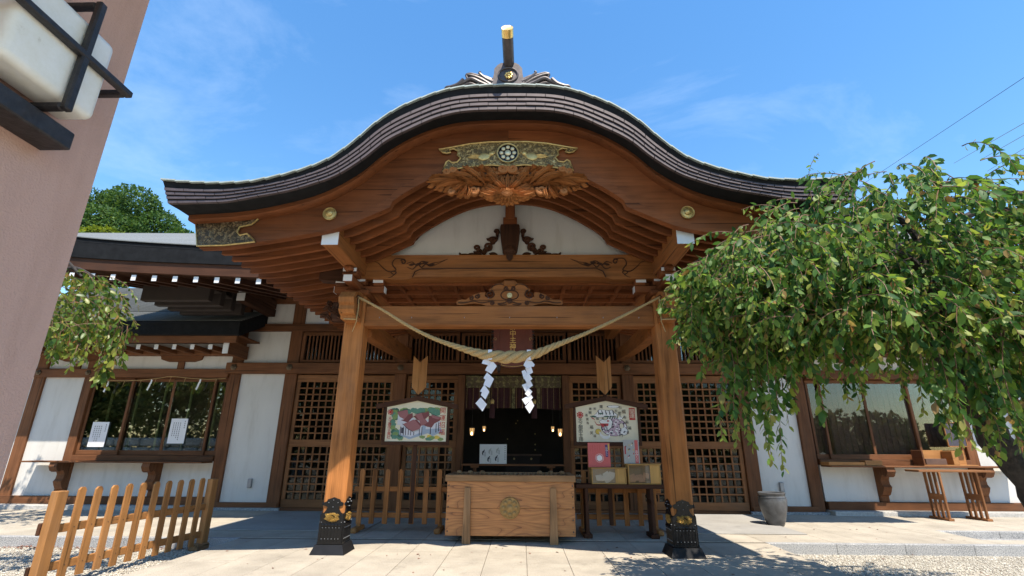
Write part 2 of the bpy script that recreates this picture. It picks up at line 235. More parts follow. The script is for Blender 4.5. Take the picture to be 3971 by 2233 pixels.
# ------------------------------------------------------------------ geometry helpers
WL = {}                                                     # world location of every object made here
def link(o, parent, wloc):
    COL.objects.link(o); wloc = Vector(wloc)
    if parent is not None:
        o.parent = parent; o.location = wloc - WL[parent.name]
    else: o.location = wloc
    WL[o.name] = wloc
    return o
def tag(o, label, cat, group=None, kind=None):
    o['label'] = label
    if cat: o['category'] = cat
    if group: o['group'] = group
    if kind: o['kind'] = kind
    return o
def thing(name, label, cat, loc=(0, 0, 0), group=None):
    o = bpy.data.objects.new(name, None); o.empty_display_size = 0.2
    link(o, None, loc); return tag(o, label, cat, group)
class MB:
    def __init__(s): s.v = []; s.f = []
    def add(s, v, f):
        k = len(s.v); s.v += [tuple(p) for p in v]; s.f += [tuple(i+k for i in q) for q in f]; return s
    def box(s, x0, x1, y0, y1, z0, z1, c=0.0):
        if c <= 0:
            v = [(x, y, z) for z in (z0, z1) for y in (y0, y1) for x in (x0, x1)]
            return s.add(v, [(0, 2, 3, 1), (4, 5, 7, 6), (0, 1, 5, 4), (2, 6, 7, 3), (0, 4, 6, 2), (1, 3, 7, 5)])
        v, f = cbox(x1-x0, y1-y0, z1-z0, c); cx, cy, cz = (x0+x1)/2, (y0+y1)/2, (z0+z1)/2
        return s.add([(a+cx, b+cy, d+cz) for a, b, d in v], f)
    def prism(s, poly, a0, a1, axis='y'):
        n = len(poly)
        def P(u, v_, a): return {'y': (u, a, v_), 'x': (a, u, v_), 'z': (u, v_, a)}[axis]
        v = [P(u, q, a0) for u, q in poly]+[P(u, q, a1) for u, q in poly]
        return s.add(v, [tuple(range(n)), tuple(range(2*n-1, n-1, -1))]+[(i, i+n, (i+1) % n+n, (i+1) % n) for i in range(n)])
    def tube(s, pts, rad, seg=8, cap=True, closed=False):
        pts = [Vector(p) for p in pts]; n = len(pts)
        rr = rad if isinstance(rad, (list, tuple, np.ndarray)) else [rad]*n
        ref = None; v = []; f = []
        for i, p in enumerate(pts):
            if closed: d = pts[(i+1) % n]-pts[i-1]
            else: d = pts[min(i+1, n-1)]-pts[max(i-1, 0)]
            if d.length < 1e-9: d = Vector((0, 0, 1))
            d.normalize()
            if ref is None: ref = d.orthogonal().normalized()
            ref = (ref-d*ref.dot(d))
            if ref.length < 1e-6: ref = d.orthogonal()
            ref.normalize(); b = d.cross(ref)
            for k in range(seg):
                a = 2*math.pi*k/seg; v.append(p+(ref*math.cos(a)+b*math.sin(a))*rr[i])
        for i in range(n if closed else n-1):
            for k in range(seg):
                j = (i+1) % n
                f.append((i*seg+k, i*seg+(k+1) % seg, j*seg+(k+1) % seg, j*seg+k))
        if cap and not closed: f += [tuple(range(seg-1, -1, -1)), tuple((n-1)*seg+k for k in range(seg))]
        return s.add(v, f)
    def lathe(s, prof, cx, cy, seg=24, cap=True):
        v = [(cx+r*math.cos(2*math.pi*k/seg), cy+r*math.sin(2*math.pi*k/seg), z) for r, z in prof for k in range(seg)]
        f = [(i*seg+k, i*seg+(k+1) % seg, (i+1)*seg+(k+1) % seg, (i+1)*seg+k) for i in range(len(prof)-1) for k in range(seg)]
        if cap: f += [tuple(range(seg-1, -1, -1)), tuple((len(prof)-1)*seg+k for k in range(seg))]
        return s.add(v, f)
    def disc(s, cx, cz, r, y0, y1, seg=24, bulge=0.0, rz=None):
        """a disc facing -Y from y1 (back) to y0 (front)"""
        rz = rz or r; P = [(cx+r*math.cos(2*math.pi*k/seg), cz+rz*math.sin(2*math.pi*k/seg)) for k in range(seg)]
        v = [(x, y1, z) for x, z in P]+[(x, y0, z) for x, z in P]+[(cx+(x-cx)*.6, y0-bulge*.75, cz+(z-cz)*.6) for x, z in P]+[(cx, y0-bulge, cz)]
        f = []
        for k in range(seg):
            j = (k+1) % seg
            f += [(k, j, seg+j, seg+k), (seg+k, seg+j, 2*seg+j, 2*seg+k), (2*seg+k, 2*seg+j, 3*seg)]
        return s.add(v, f)
    def leaf(s, b, t, w, th, y, bend=0.0, n=8, fat=0.45):
        """a carved leaf lying in the XZ plane, bulging towards -Y"""
        b = Vector((b[0], b[1])); t = Vector((t[0], t[1])); d = t-b; L = d.length
        if L < 1e-6: return s
        d /= L; q = Vector((-d.y, d.x)); v = []; f = []
        for i in range(n+1):
            u = i/n
            ww = w*(math.sin(math.pi*min(1, u**(math.log(0.5)/math.log(fat))))**0.8*0.94+0.06*(1-u))
            c = b+d*(L*u)+q*(bend*math.sin(math.pi*u))
            for k, (o, h) in enumerate(((-1, 0), (-1, .45), (-.5, 1), (0, .62), (.5, 1), (1, .45), (1, 0))):
                p = c+q*(o*ww/2); v.append((p.x, y-th*h*(0.35+0.65*math.sin(math.pi*min(1, u*0.85+0.12))), p.y))
        for i in range(n):
            for k in range(6):
                f.append((i*7+k, i*7+k+1, (i+1)*7+k+1, (i+1)*7+k))
        f += [tuple(range(6, -1, -1)), tuple(n*7+k for k in range(7))]
        return s.add(v, f)
    def mirror(s, cx=0.0):
        k = len(s.v); v = [(2*cx-x, y, z) for x, y, z in s.v]; f = [tuple(reversed(q)) for q in s.f]
        return s.add(v, f)
    def build(s, name, mat, parent=None, smooth=False, origin=None):
        a = np.array(s.v); c = Vector(((a[:, 0].min()+a[:, 0].max())/2, (a[:, 1].min()+a[:, 1].max())/2, (a[:, 2].min()+a[:, 2].max())/2)) if origin is None else Vector(origin)
        me = bpy.data.meshes.new(name); me.from_pydata([Vector(p)-c for p in s.v], [], s.f); me.validate(); me.update()
        if smooth: me.polygons.foreach_set('use_smooth', [True]*len(me.polygons)); smooth_by_angle(me)
        me.materials.append(MAT[mat] if isinstance(mat, str) else mat)
        return link(bpy.data.objects.new(name, me), parent, c)
def smooth_by_angle(me, ang=42):
    import bmesh
    bm = bmesh.new(); bm.from_mesh(me); bmesh.ops.recalc_face_normals(bm, faces=bm.faces)
    for e in bm.edges:
        if len(e.link_faces) == 2 and e.calc_face_angle(0) > R(ang): e.smooth = False
    bm.to_mesh(me); bm.free()
def cbox(sx, sy, sz, c):
    c = min(c, sx*.45, sy*.45, sz*.45); x, y, z = sx/2, sy/2, sz/2; v = []
    idx = {}
    for i in (-1, 1):
        for j in (-1, 1):
            for k in (-1, 1):
                for ax in range(3):
                    p = [i*(x-c), j*(y-c), k*(z-c)]; p[ax] = (i*x, j*y, k*z)[ax]; idx[(i, j, k, ax)] = len(v); v.append(tuple(p))
    f = []
    for ax in range(3):
        o = [a for a in range(3) if a != ax]
        for s in (-1, 1):
            q = []
            for (m, n) in ((-1, -1), (1, -1), (1, 1), (-1, 1)):
                t = [0, 0, 0]; t[ax] = s; t[o[0]] = m; t[o[1]] = n; q.append(idx[(*t, ax)])
            if (s > 0) == (ax == 1): q.reverse()
            f.append(tuple(q))
    for ax in range(3):                                     # edges along ax
        o = [a for a in range(3) if a != ax]
        for m in (-1, 1):
            for n in (-1, 1):
                q = []
                for s, which in ((-1, 0), (1, 0), (1, 1), (-1, 1)):
                    t = [0, 0, 0]; t[ax] = s; t[o[0]] = m; t[o[1]] = n; q.append(idx[(*t, o[which])])
                f.append(tuple(q))
    for i in (-1, 1):
        for j in (-1, 1):
            for k in (-1, 1): f.append(tuple(idx[(i, j, k, a)] for a in range(3)))
    return v, f
BOXC = {}
def bar(name, x0, x1, y0, y1, z0, z1, mat, parent, c=0.006, axis=None):
    """one rectangular piece; alike pieces share their mesh. mat is a wood kind or a material name"""
    sx, sy, sz = abs(x1-x0), abs(y1-y0), abs(z1-z0)
    if axis is None: axis = 'xyz'[max(range(3), key=lambda i: (sx, sy, sz)[i])]
    m = MAT[mat] if mat in MAT else wd(mat, axis)
    key = (round(sx, 3), round(sy, 3), round(sz, 3), m.name, c)
    if key not in BOXC:
        b = MB()
        if c > 0: b.add(*cbox(sx, sy, sz, c))
        else: b.box(-sx/2, sx/2, -sy/2, sy/2, -sz/2, sz/2)
        me = bpy.data.meshes.new(name); me.from_pydata(b.v, [], b.f); me.update()
        import bmesh
        bm = bmesh.new(); bm.from_mesh(me); bmesh.ops.recalc_face_normals(bm, faces=bm.faces); bm.to_mesh(me); bm.free()
        me.materials.append(m); BOXC[key] = me
    return link(bpy.data.objects.new(name, BOXC[key]), parent, ((x0+x1)/2, (y0+y1)/2, (z0+z1)/2))
def copy_part(src, parent, wloc, name=None):
    o = bpy.data.objects.new(name or src.name.split('.')[0], src.data); return link(o, parent, wloc)
def mesh_np(name, V, F, mat, parent=None, smooth=False):
    """V (n,3), F (m,k) arrays"""
    me = bpy.data.meshes.new(name); k = F.shape[1]
    me.vertices.add(len(V)); me.vertices.foreach_set('co', V.astype(np.float32).ravel())
    me.loops.add(F.size); me.loops.foreach_set('vertex_index', F.astype(np.int32).ravel())
    me.polygons.add(len(F)); me.polygons.foreach_set('loop_start', np.arange(0, F.size, k, dtype=np.int32))
    me.polygons.foreach_set('loop_total', np.full(len(F), k, dtype=np.int32))
    if smooth: me.polygons.foreach_set('use_smooth', np.ones(len(F), dtype=bool))
    me.update(calc_edges=True); me.validate()
    me.materials.append(MAT[mat] if isinstance(mat, str) else mat)
    return link(bpy.data.objects.new(name, me), parent, (0, 0, 0))
def text(body, size, mat, loc, parent, name='lettering', vertical=True, line=1.0, ext=0.0008, rz=0.0, bold=0.0, rx=math.pi/2):
    cu = bpy.data.curves.new(name, 'FONT'); cu.body = '\n'.join(body) if vertical else body
    cu.size = size; cu.align_x = 'CENTER'; cu.align_y = 'CENTER'; cu.space_line = line; cu.extrude = ext; cu.resolution_u = 2
    tmp = bpy.data.objects.new('tmp', cu); COL.objects.link(tmp)
    dg = bpy.context.evaluated_depsgraph_get(); me = bpy.data.meshes.new_from_object(tmp.evaluated_get(dg))
    bpy.data.objects.remove(tmp, do_unlink=True); bpy.data.curves.remove(cu)
    me.materials.clear(); me.materials.append(MAT[mat]); me.name = name
    o = bpy.data.objects.new(name, me); o.rotation_euler = (rx, rz, 0); return link(o, parent, loc)
def spiral(cx, cz, r0, r1, turns, a0, y, n=26, d=1):
    return [(cx+(r0+(r1-r0)*i/n)*math.cos(a0+d*2*math.pi*turns*i/n), y, cz+(r0+(r1-r0)*i/n)*math.sin(a0+d*2*math.pi*turns*i/n)) for i in range(n+1)]
def interp(P, x): return float(np.interp(x, [p[0] for p in P], [p[1] for p in P]))
def smoothcurve(P, n):
    """Catmull-Rom through 2-D points"""
    out = []; P = [np.array(p, float) for p in P]; m = len(P)
    for i in range(m-1):
        a, b, c, d = P[max(i-1, 0)], P[i], P[i+1], P[min(i+2, m-1)]
        for k in range(n):
            u = k/n; out.append(tuple(0.5*((2*b)+(-a+c)*u+(2*a-5*b+4*c-d)*u*u+(-a+3*b-3*c+d)*u**3)))
    out.append(tuple(P[-1])); return out
# ================================================================== setting: ground, gravel, pavement
g = MB().box(-400, 400, -300, 500, -0.6, -0.165); gnd = g.build('ground', 'gravel_ground'); tag(gnd, 'pale crushed gravel ground round the shrine', None, kind='structure')
pav = thing('pavement', 'beige granite slab pavement in front of the shrine', None, (0, 9, 0)); pav['kind'] = 'structure'
b = MB(); b.box(-4.64, 4.35, 3.0, 9.22, -0.31, -0.009); b.build('bedding', 'joint', pav)
b = MB(); b.box(-13.6, 8.34, 9.23, 13.1, -0.3, -0.008).box(8.36, 14, 9.23, 9.84, -0.3, -0.008).box(8.36, 14, 10.69, 13.1, -0.3, -0.008); b.build('bedding', 'joint', pav)
TW, TD = 0.58, 0.87
def tile(x0, x1, y0, y1): bar('paving_tile', x0+.0035, x1-.0035, y0+.0035, y1-.0035, -0.04, random.uniform(-.0012, .0004), 'stone_tile', pav, c=0.003)
for i in range(-8, 8):
    x0 = i*TW-0.29+TW*0.5+0.29; x0 = -4.64+ (i+8)*TW if False else i*TW+0.29-TW
    x1 = x0+TW
    if x0 < -4.64: x0 = -4.64
    if x1 > 4.35: x1 = 4.35
    if x1-x0 < .1: continue
    y = 9.2
    while y > 5.2:
        tile(x0, x1, y-TD, y); y -= TD
x = -12.47
while x < 8.3:
    x1 = min(x+TW, 8.35); y = 9.33
    for k in range(4):
        y1 = min(y+0.93, 13.02); tile(x, x1, y, y1); y = y1
    x = x1
x = 8.35
while x < 12.6:
    tile(x, x+TW*1.5, 9.33, 9.74)
    for y in (10.8, 11.55, 12.3): tile(x, x+TW*1.5, y, y+.75)
    x += TW*1.5
def kerb(x0, x1, y0=9.2, L=1.13):
    x = x0
    while x < x1-.05:
        bar('kerb_stone', x+.002, min(x+L, x1)-.002, y0, y0+.125, -0.25, 0.001, 'granite', pav, c=0.006); x += L
kerb(4.352, 13.4); kerb(-13.4, -4.642); kerb(8.352, 13.4, 10.66)
kerb(8.352, 13.4, 9.745)
# loose pebbles
def pebbles(n, areas, z):
    P = []; tot = sum((a[1]-a[0])*(a[3]-a[2]) for a in areas)
    for a in areas:
        m = int(n*(a[1]-a[0])*(a[3]-a[2])/tot); P.append(np.c_[rng.uniform(a[0], a[1], m), rng.uniform(a[2], a[3], m), np.full(m, z)])
    P = np.concatenate(P); m = len(P)
    base = np.array([(1, 0, 0), (0, 1, 0), (-1, 0, 0), (0, -1, 0), (0, 0, 1), (0, 0, -1)], float)
    jit = 1+rng.uniform(-.3, .3, (m, 6, 1)); s = rng.uniform(.006, .017, (m, 1, 1))*np.array([1, 1, .6]); a = rng.uniform(0, 6.28, m); c, q = np.cos(a), np.sin(a)
    V = base[None]*jit*s; V = np.stack([V[..., 0]*c[:, None]-V[..., 1]*q[:, None], V[..., 0]*q[:, None]+V[..., 1]*c[:, None], V[..., 2]], -1)+P[:, None, :]
    F = np.array([(0, 1, 4), (1, 2, 4), (2, 3, 4), (3, 0, 4), (1, 0, 5), (2, 1, 5), (3, 2, 5), (0, 3, 5)])
    return V.reshape(-1, 3), (F[None]+6*np.arange(m)[:, None, None]).reshape(-1, 3)
m, t, bb, out = newmat('pebble'); geo = N(t, 'ShaderNodeNewGeometry'); rp = ramp(t, [(0, (0.25, 0.22, 0.18)), (0.35, (0.43, 0.385, 0.32)), (1, (0.62, 0.585, 0.51))]); t.links.new(geo.outputs['Random Per Island'], rp.inputs[0]); t.links.new(rp.outputs[0], bb.inputs['Base Color']); bb.inputs['Roughness'].default_value = 0.85
V, F = pebbles(42000, [(-9.5, -4.66, 5.6, 9.18), (4.37, 9.2, 5.6, 9.18), (8.4, 12.5, 9.88, 10.64)], -0.158)
o = mesh_np('gravel', V, F, 'pebble'); tag(o, 'loose pale pebbles lying over the gravel beds', 'gravel', kind='stuff')
# dry leaves caught along the kerb
b = MB()
for i in range(170):
    x = random.uniform(-8.6, -4.9); y = 9.17-abs(random.gauss(0, .10)); a = random.uniform(0, 6.28); s = random.uniform(.022, .05); z = -0.148
    ca, sa = math.cos(a)*s, math.sin(a)*s; h = random.uniform(0, .02)
    b.add([(x-ca, y-sa, z), (x+sa*.45, y-ca*.45, z+h), (x+ca, y+sa, z+.004), (x-sa*.45, y+ca*.45, z+h*.6)], [(0, 1, 2, 3)])
for i in range(90):                                          # strays blown over the paving
    x, y = (random.uniform(2.2, 8.2), random.uniform(6.8, 12.5)) if i < 60 else (random.uniform(-4.4, 2.2), random.uniform(6.8, 9.0)); a = random.uniform(0, 6.28); s = random.uniform(.015, .035); ca, sa = math.cos(a)*s, math.sin(a)*s; h = random.uniform(.004, .015); z = .002 if (y > 9.3 or x < 4.3) else -.15
    b.add([(x-ca, y-sa, z), (x+sa*.45, y-ca*.45, z+h), (x+ca, y+sa, z+.003), (x-sa*.45, y+ca*.45, z+h*.6)], [(0, 1, 2, 3)])
plain('dry_leaf', (0.20, 0.075, 0.045), 0.8, noise=0.4, scale=12, bmp=0)
o = b.build('fallen_leaves', 'dry_leaf'); tag(o, 'dry brown fallen leaves along the kerb and strewn over the paving', 'leaves', kind='stuff')

# ================================================================== the hall (wall behind the porch)
YW = 13.2
hall = thing('shrine_hall', 'dark timber shrine hall with white panels and lattice doors behind the porch', 'building', (0, YW, 0))
# posts
for x0, x1 in ((-7.72, -7.42), (-6.2, -5.87), (-3.2, -2.9), (2.9, 3.2), (5.87, 6.2), (7.37, 7.67)):
    bar('post', x0, x1, YW, YW+.3, 0.04, 5.9, 'dark' if x0 < 0 and False else 'door', hall, c=0.012)
for s in (-1, 1): bar('jamb', s*1.30, s*1.48, YW+.02, YW+.22, 0.04, 3.36, 'door', hall)
# horizontal members
bar('head_rail', -7.8, 7.75, YW-.10, YW+.1, 3.38, 3.67, 'door', hall, c=0.012)
for s in (-1, 1):
    bar('upper_rail', s*2.9, s*7.5, YW-.03, YW+.2, 4.56, 4.765, 'door', hall, c=0.01)
    bar('top_plate', s*2.9, s*7.8, YW-.04, YW+.25, 5.36, 5.62, 'door', hall, c=0.01)
    bar('wall_sill', s*5.9, s*7.5, YW-.03, YW+.25, 0.04, 0.165, 'door', hall)
    bar('threshold', s*1.3, s*5.9, YW-.06, YW+.25, -0.02, 0.05, 'door', hall)
    bar('plinth', s*5.8, s*7.8, YW-.12, YW+.3, -0.05, 0.05, 'granite', hall)
    xs = (6.2, 7.42) if s < 0 else (6.2, 7.37)
    for z0, z1 in ((0.165, 3.38), (3.67, 4.56), (4.765, 5.36)):
        bar('wall_panel', s*xs[0], s*xs[1], YW+.07, YW+.2, z0, z1, 'plaster', hall, c=0)
    bar('wall_panel', s*3.2, s*5.87, YW+.07, YW+.2, 4.765, 5.36, 'plaster', hall, c=0)
    # shut-off boxes on the panels
    x = s*6.70
    o = bar('wall_box', x-.05, x+.05, YW+.0, YW+.07, 0.50, 0.72, 'steel', hall, c=0.01)
bar('centre_lintel', -2.9, 2.9, YW, YW+.2, 4.56, 5.4, 'door', hall)
# hexagonal nail covers on the head rail
for x in (-7.57, -6.05, -3.03, 3.03, 6.05, 7.52):
    b = MB(); b.disc(x, 3.54, 0.085, YW-.13, YW-.10, seg=6, bulge=0.02); b.disc(x, 3.54, 0.04, YW-.17, YW-.12, seg=12, bulge=0.02); b.build('nail_cover', 'bronze_brown', hall)
# transoms: frames with upright bars and a pane behind
def transom(x0, x1, z0=3.70, z1=4.54):
    t = bar('transom', x0, x1, YW+.03, YW+.11, z1-.09, z1, 'door', hall)
    bar('rail', x0, x1, YW+.03, YW+.11, z0, z0+.07, 'door', t)
    for a, q in ((x0, x0+.09), (x1-.09, x1)): bar('stile', a, q, YW+.028, YW+.112, z0+.07, z1-.09, 'door', t)
    n = max(4, int(round((x1-x0-.18)/.105)))
    for i in range(1, n):
        x = x0+.09+(x1-x0-.18)*i/n; bar('slat', x-.021, x+.021, YW+.045, YW+.085, z0+.07, z1-.09, 'door', t, c=0.004)
    bar('pane', x0+.09, x1-.09, YW+.13, YW+.134, z0+.06, z1-.08, 'window_glass', t, c=0)
for x0, x1 in ((-5.86, -4.55), (-4.5, -3.21), (-2.89, -1.48), (-1.43, -0.03), (0.03, 1.43), (1.48, 2.89), (3.21, 4.42), (4.46, 5.86)): transom(x0, x1)
# lattice doors
def door(x0, x1, yo=0.0, z1=3.36):
    y0, y1 = YW+.06+yo, YW+.11+yo
    d = bar('lattice_door', x0, x1, y0, y1, z1-.19, z1, 'latt', hall)
    bar('rail', x0, x1, y0, y1, 0.05, 0.24, 'latt', d); bar('rail', x0, x1, y0, y1, 1.50, 1.68, 'latt', d)
    for a, q in ((x0, x0+.1), (x1-.1, x1)):
        for zz in ((0.24, 1.50), (1.68, z1-.19)): bar('stile', a, q, y0, y1, zz[0], zz[1], 'latt', d)
    nc = max(3, int(round((x1-x0-.2)/.171)))
    for lo, hi, nr in ((0.24, 1.50, 7), (1.68, z1-.19, 9)):
        for i in range(1, nc):
            x = x0+.1+(x1-x0-.2)*i/nc; bar('lattice_bar', x-.019, x+.019, y0+.014, y1-.002, lo, hi, 'latt', d, c=0.003)
        for j in range(1, nr):
            z = lo+(hi-lo)*j/nr; bar('lattice_bar', x0+.1, x1-.1, y0+.003, y1-.010, z-.019, z+.019, 'latt', d, c=0.003)
    bar('pane', x0+.1, x1-.1, y1+.01, y1+.014, 0.2, z1-.15, 'door_glass', d, c=0)
door(-5.86, -4.55); door(-4.55, -3.22, .06); door(-2.88, -1.49, .06); door(1.49, 2.88, .06); door(3.22, 4.42, .06); door(4.38, 5.86)
# the dark room behind
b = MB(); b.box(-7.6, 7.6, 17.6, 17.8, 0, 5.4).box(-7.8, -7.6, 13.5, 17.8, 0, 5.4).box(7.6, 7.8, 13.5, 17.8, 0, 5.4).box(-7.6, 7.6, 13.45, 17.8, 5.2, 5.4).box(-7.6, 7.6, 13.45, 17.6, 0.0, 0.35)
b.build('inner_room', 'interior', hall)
# low rail across the opening and the altar glints
t = bar('low_rail', -1.27, 1.27, 12.86, 13.02, 1.075, 1.12, 'door', hall)
for x in (-.95, .95): bar('rail_post', x-.04, x+.04, 12.9, 12.98, 0.0, 1.075, 'door', t); bar('rail_cap', x-.1, x+.1, 12.88, 13.0, 1.03, 1.075, 'door', t)

# ================================================================== wings left and right
def wing(s, label):
    X = lambda a, c: (min(s*a, s*c), max(s*a, s*c))
    wg = thing('reception_wing', label, 'building', (s*10, YW, 0))
    K = 'door'
    def bx(name, a, c, y0, y1, z0, z1, mat, parent=wg, ch=0.008):
        x0, x1 = X(a, c); return bar(name, x0, x1, y0, y1, z0, z1, mat, parent, c=ch)
    for a, c in ((11.46, 11.69), (12.8, 13.1)): bx('post', a, c, YW-.01, YW+.25, 0.10, 3.9, K)
    bx('ground_beam', 7.73, 13.3, YW-.05, YW+.2, 0.10, 0.285, K)
    bx('foundation', 7.7, 13.4, YW-.32, YW+.3, -0.05, 0.098, 'foundation', ch=.01)
    bx('wall_panel', 11.69, 12.8, YW+.05, YW+.2, .285, 3.27, 'plaster', ch=0)
    bx('wall_panel', 7.73, 11.46, YW+.05, YW+.2, .285, 1.13, 'plaster', ch=0)
    bx('wall_panel', 13.1, 14.6, YW+.05, YW+.2, .285, 3.27, 'plaster', ch=0)
    bx('head_rail', 7.73, 14.6, YW-.06, YW+.2, 3.27, 3.5, K)
    bx('wall_panel', 7.73, 14.6, YW+.05, YW+.2, 3.5, 4.3, 'plaster', ch=0)
    # cloud-shaped bracket arms on the upper strip
    for cx in (9.12, 12.0):
        x0, x1 = X(cx-.09, cx+.09); bar('stub_post', x0, x1, YW, YW+.1, 3.5, 3.70, K, wg)
        cc = s*cx; P = [(cc-.58, 3.86), (cc-.55, 3.76), (cc-.36, 3.70), (cc+.36, 3.70), (cc+.55, 3.76), (cc+.58, 3.86)]
        MB().prism(P, YW-.03, YW+.1).build('bracket_arm', wd(K, 'x'), wg)
    bx('eave_plate', 7.73, 13.4, YW-.2, YW+.1, 3.86, 4.02, K)
    # sliding windows
    for k, (a, c, yo) in enumerate(((7.76, 8.25, .12), (8.06, 9.25, .06), (9.2, 10.42, .12), (10.34, 11.45, .06))):
        wn = bx('window', a, c, YW+yo, YW+yo+.045, 3.17, 3.26, K)
        bx('rail', a, c, YW+yo, YW+yo+.045, 1.27, 1.39, K, wn)
        for q in ((a, a+.07), (c-.07, c)): bx('stile', q[0], q[1], YW+yo+.001, YW+yo+.044, 1.39, 3.17, K, wn)
        bx('pane', a+.07, c-.07, YW+yo+.02, YW+yo+.024, 1.38, 3.18, 'window_glass' if s < 0 else 'window_glass_clear', wn, 0)
    bx('window_sill', 7.73, 11.46, YW-.03, YW+.25, 1.135, 1.268, K)
    # room behind the glass
    b = MB(); x0, x1 = X(7.75, 13.0)
    b.box(x0, x1, 15.3, 15.4, 0.3, 4).box(x0, x1, 13.45, 15.4, 3.9, 4.0).box(x0, x1, 13.45, 15.4, 0.3, 0.9); xa, xb = X(13.0, 13.1); b.box(xa, xb, 13.45, 15.4, .3, 4); xa, xb = X(7.65, 7.75); b.box(xa, xb, 13.45, 15.4, .3, 4)
    b.build('inner_room', 'interior_brown', wg)
    for k in range(5):
        a = 8.25+k*.75; bx('bamboo_pole', a, a+.05, 13.75, 13.8, 1.2, 3.2, 'pale_bamboo', wg, .01)
    if s > 0:
        for k in range(24): bx('blind_slat', 7.8+k*.15, 7.938+k*.15, 13.55, 13.56, 1.0, 3.3, 'blind_brown', wg, 0)
    # counter shelf with carved brackets
    bx('shelf', 7.73, 12.35, YW-.46, YW-.005, 1.095, 1.132, K)
    for cx in ((9.15, 11.5)):
        P = [(YW-.01, 1.094), (YW-.42, 1.094), (YW-.44, 1.0), (YW-.38, .90), (YW-.31, .87), (YW-.25, .92), (YW-.19, .89), (YW-.14, .80), (YW-.15, .70), (YW-.20, .64), (YW-.16, .55), (YW-.10, .46), (YW-.01, .42)]
        x0, x1 = X(cx-.10, cx+.10)
        MB().prism(P, x0, x1, 'x').build('shelf_bracket', wd(K, 'z'), wg)
        bx('bracket_post', cx-.11, cx+.11, YW-.012, YW+.1, .285, 1.09, K)
    # pent roof
    P = [(11.98, 4.20), (11.98, 4.53), (13.3, 5.13), (16.6, 6.7), (16.6, 6.45), (13.3, 4.75), (12.08, 4.18)]
    x0, x1 = X(6.95, 14.8)
    rf = MB().prism(P[:3]+[(13.3, 4.75), (12.08, 4.18)], x0, x1, 'x').build('pent_roof', 'black_fascia', wg)
    for i in range(13):
        y = 12.02+i*.1; z = 4.535+(y-11.98)*.455; bar('roof_strip', x0+.02, x1, y, y+.072, z+.010, z+.030, 'copper_patina', rf, c=.01)
    x0b, x1b = X(8.2, 14.8)
    rb = MB().prism([(13.3, 4.9), (13.3, 5.13), (16.6, 6.95), (16.6, 6.7)], x0b, x1b, 'x').build('roof_slope', 'black_fascia', wg)
    for i in range(30):
        y = 13.33+i*.105; z = 5.14+(y-13.3)*.5515; bar('roof_strip', x0b, x1b, y, y+.078, z+.016, z+.038, 'copper_patina', rb, c=.01)
    bx('eave_board', 7.05, 14.6, 12.1, 12.2, 4.02, 4.20, K)
    MBx = bx('soffit', 7.05, 14.6, 12.2, YW+.05, 4.21, 4.25, K)
    k = 0
    for i in range(13):
        xc = 7.78+i*.470
        r_ = bx('rafter', xc-.05, xc+.05, 12.26, YW+.05, 3.87, 3.99, K)
        bx('rafter_end', xc-.052, xc+.052, 12.253, 12.26, 3.868, 3.992, 'white_paint', r_, 0)
    bx('hip_end', 7.30, 7.44, 12.24, 12.26, 3.76, 4.11, 'white_paint', wg, 0)
    bx('hip_rafter', 7.30, 7.44, 12.261, YW, 3.76, 4.11, K)
    # nail covers
    for cx in (11.57, 12.95):
        b = MB(); b.disc(s*cx, 3.39, 0.075, YW-.085, YW-.06, seg=6, bulge=.02); b.disc(s*cx, 3.39, .035, YW-.12, YW-.08, seg=10, bulge=.015); b.build('nail_cover', 'bronze_brown', wg)
    return wg
plain('blind_brown', (0.17, 0.070, 0.052), 0.7, noise=0.25, scale=8)
plain('pale_bamboo', (0.36, 0.33, 0.12), 0.6, noise=0.2)
wingL = wing(-1, 'left reception wing with dark windows, white panels and low copper roof')
wingR = wing(1, 'right reception wing with counter shelf, half hidden by the weeping tree')

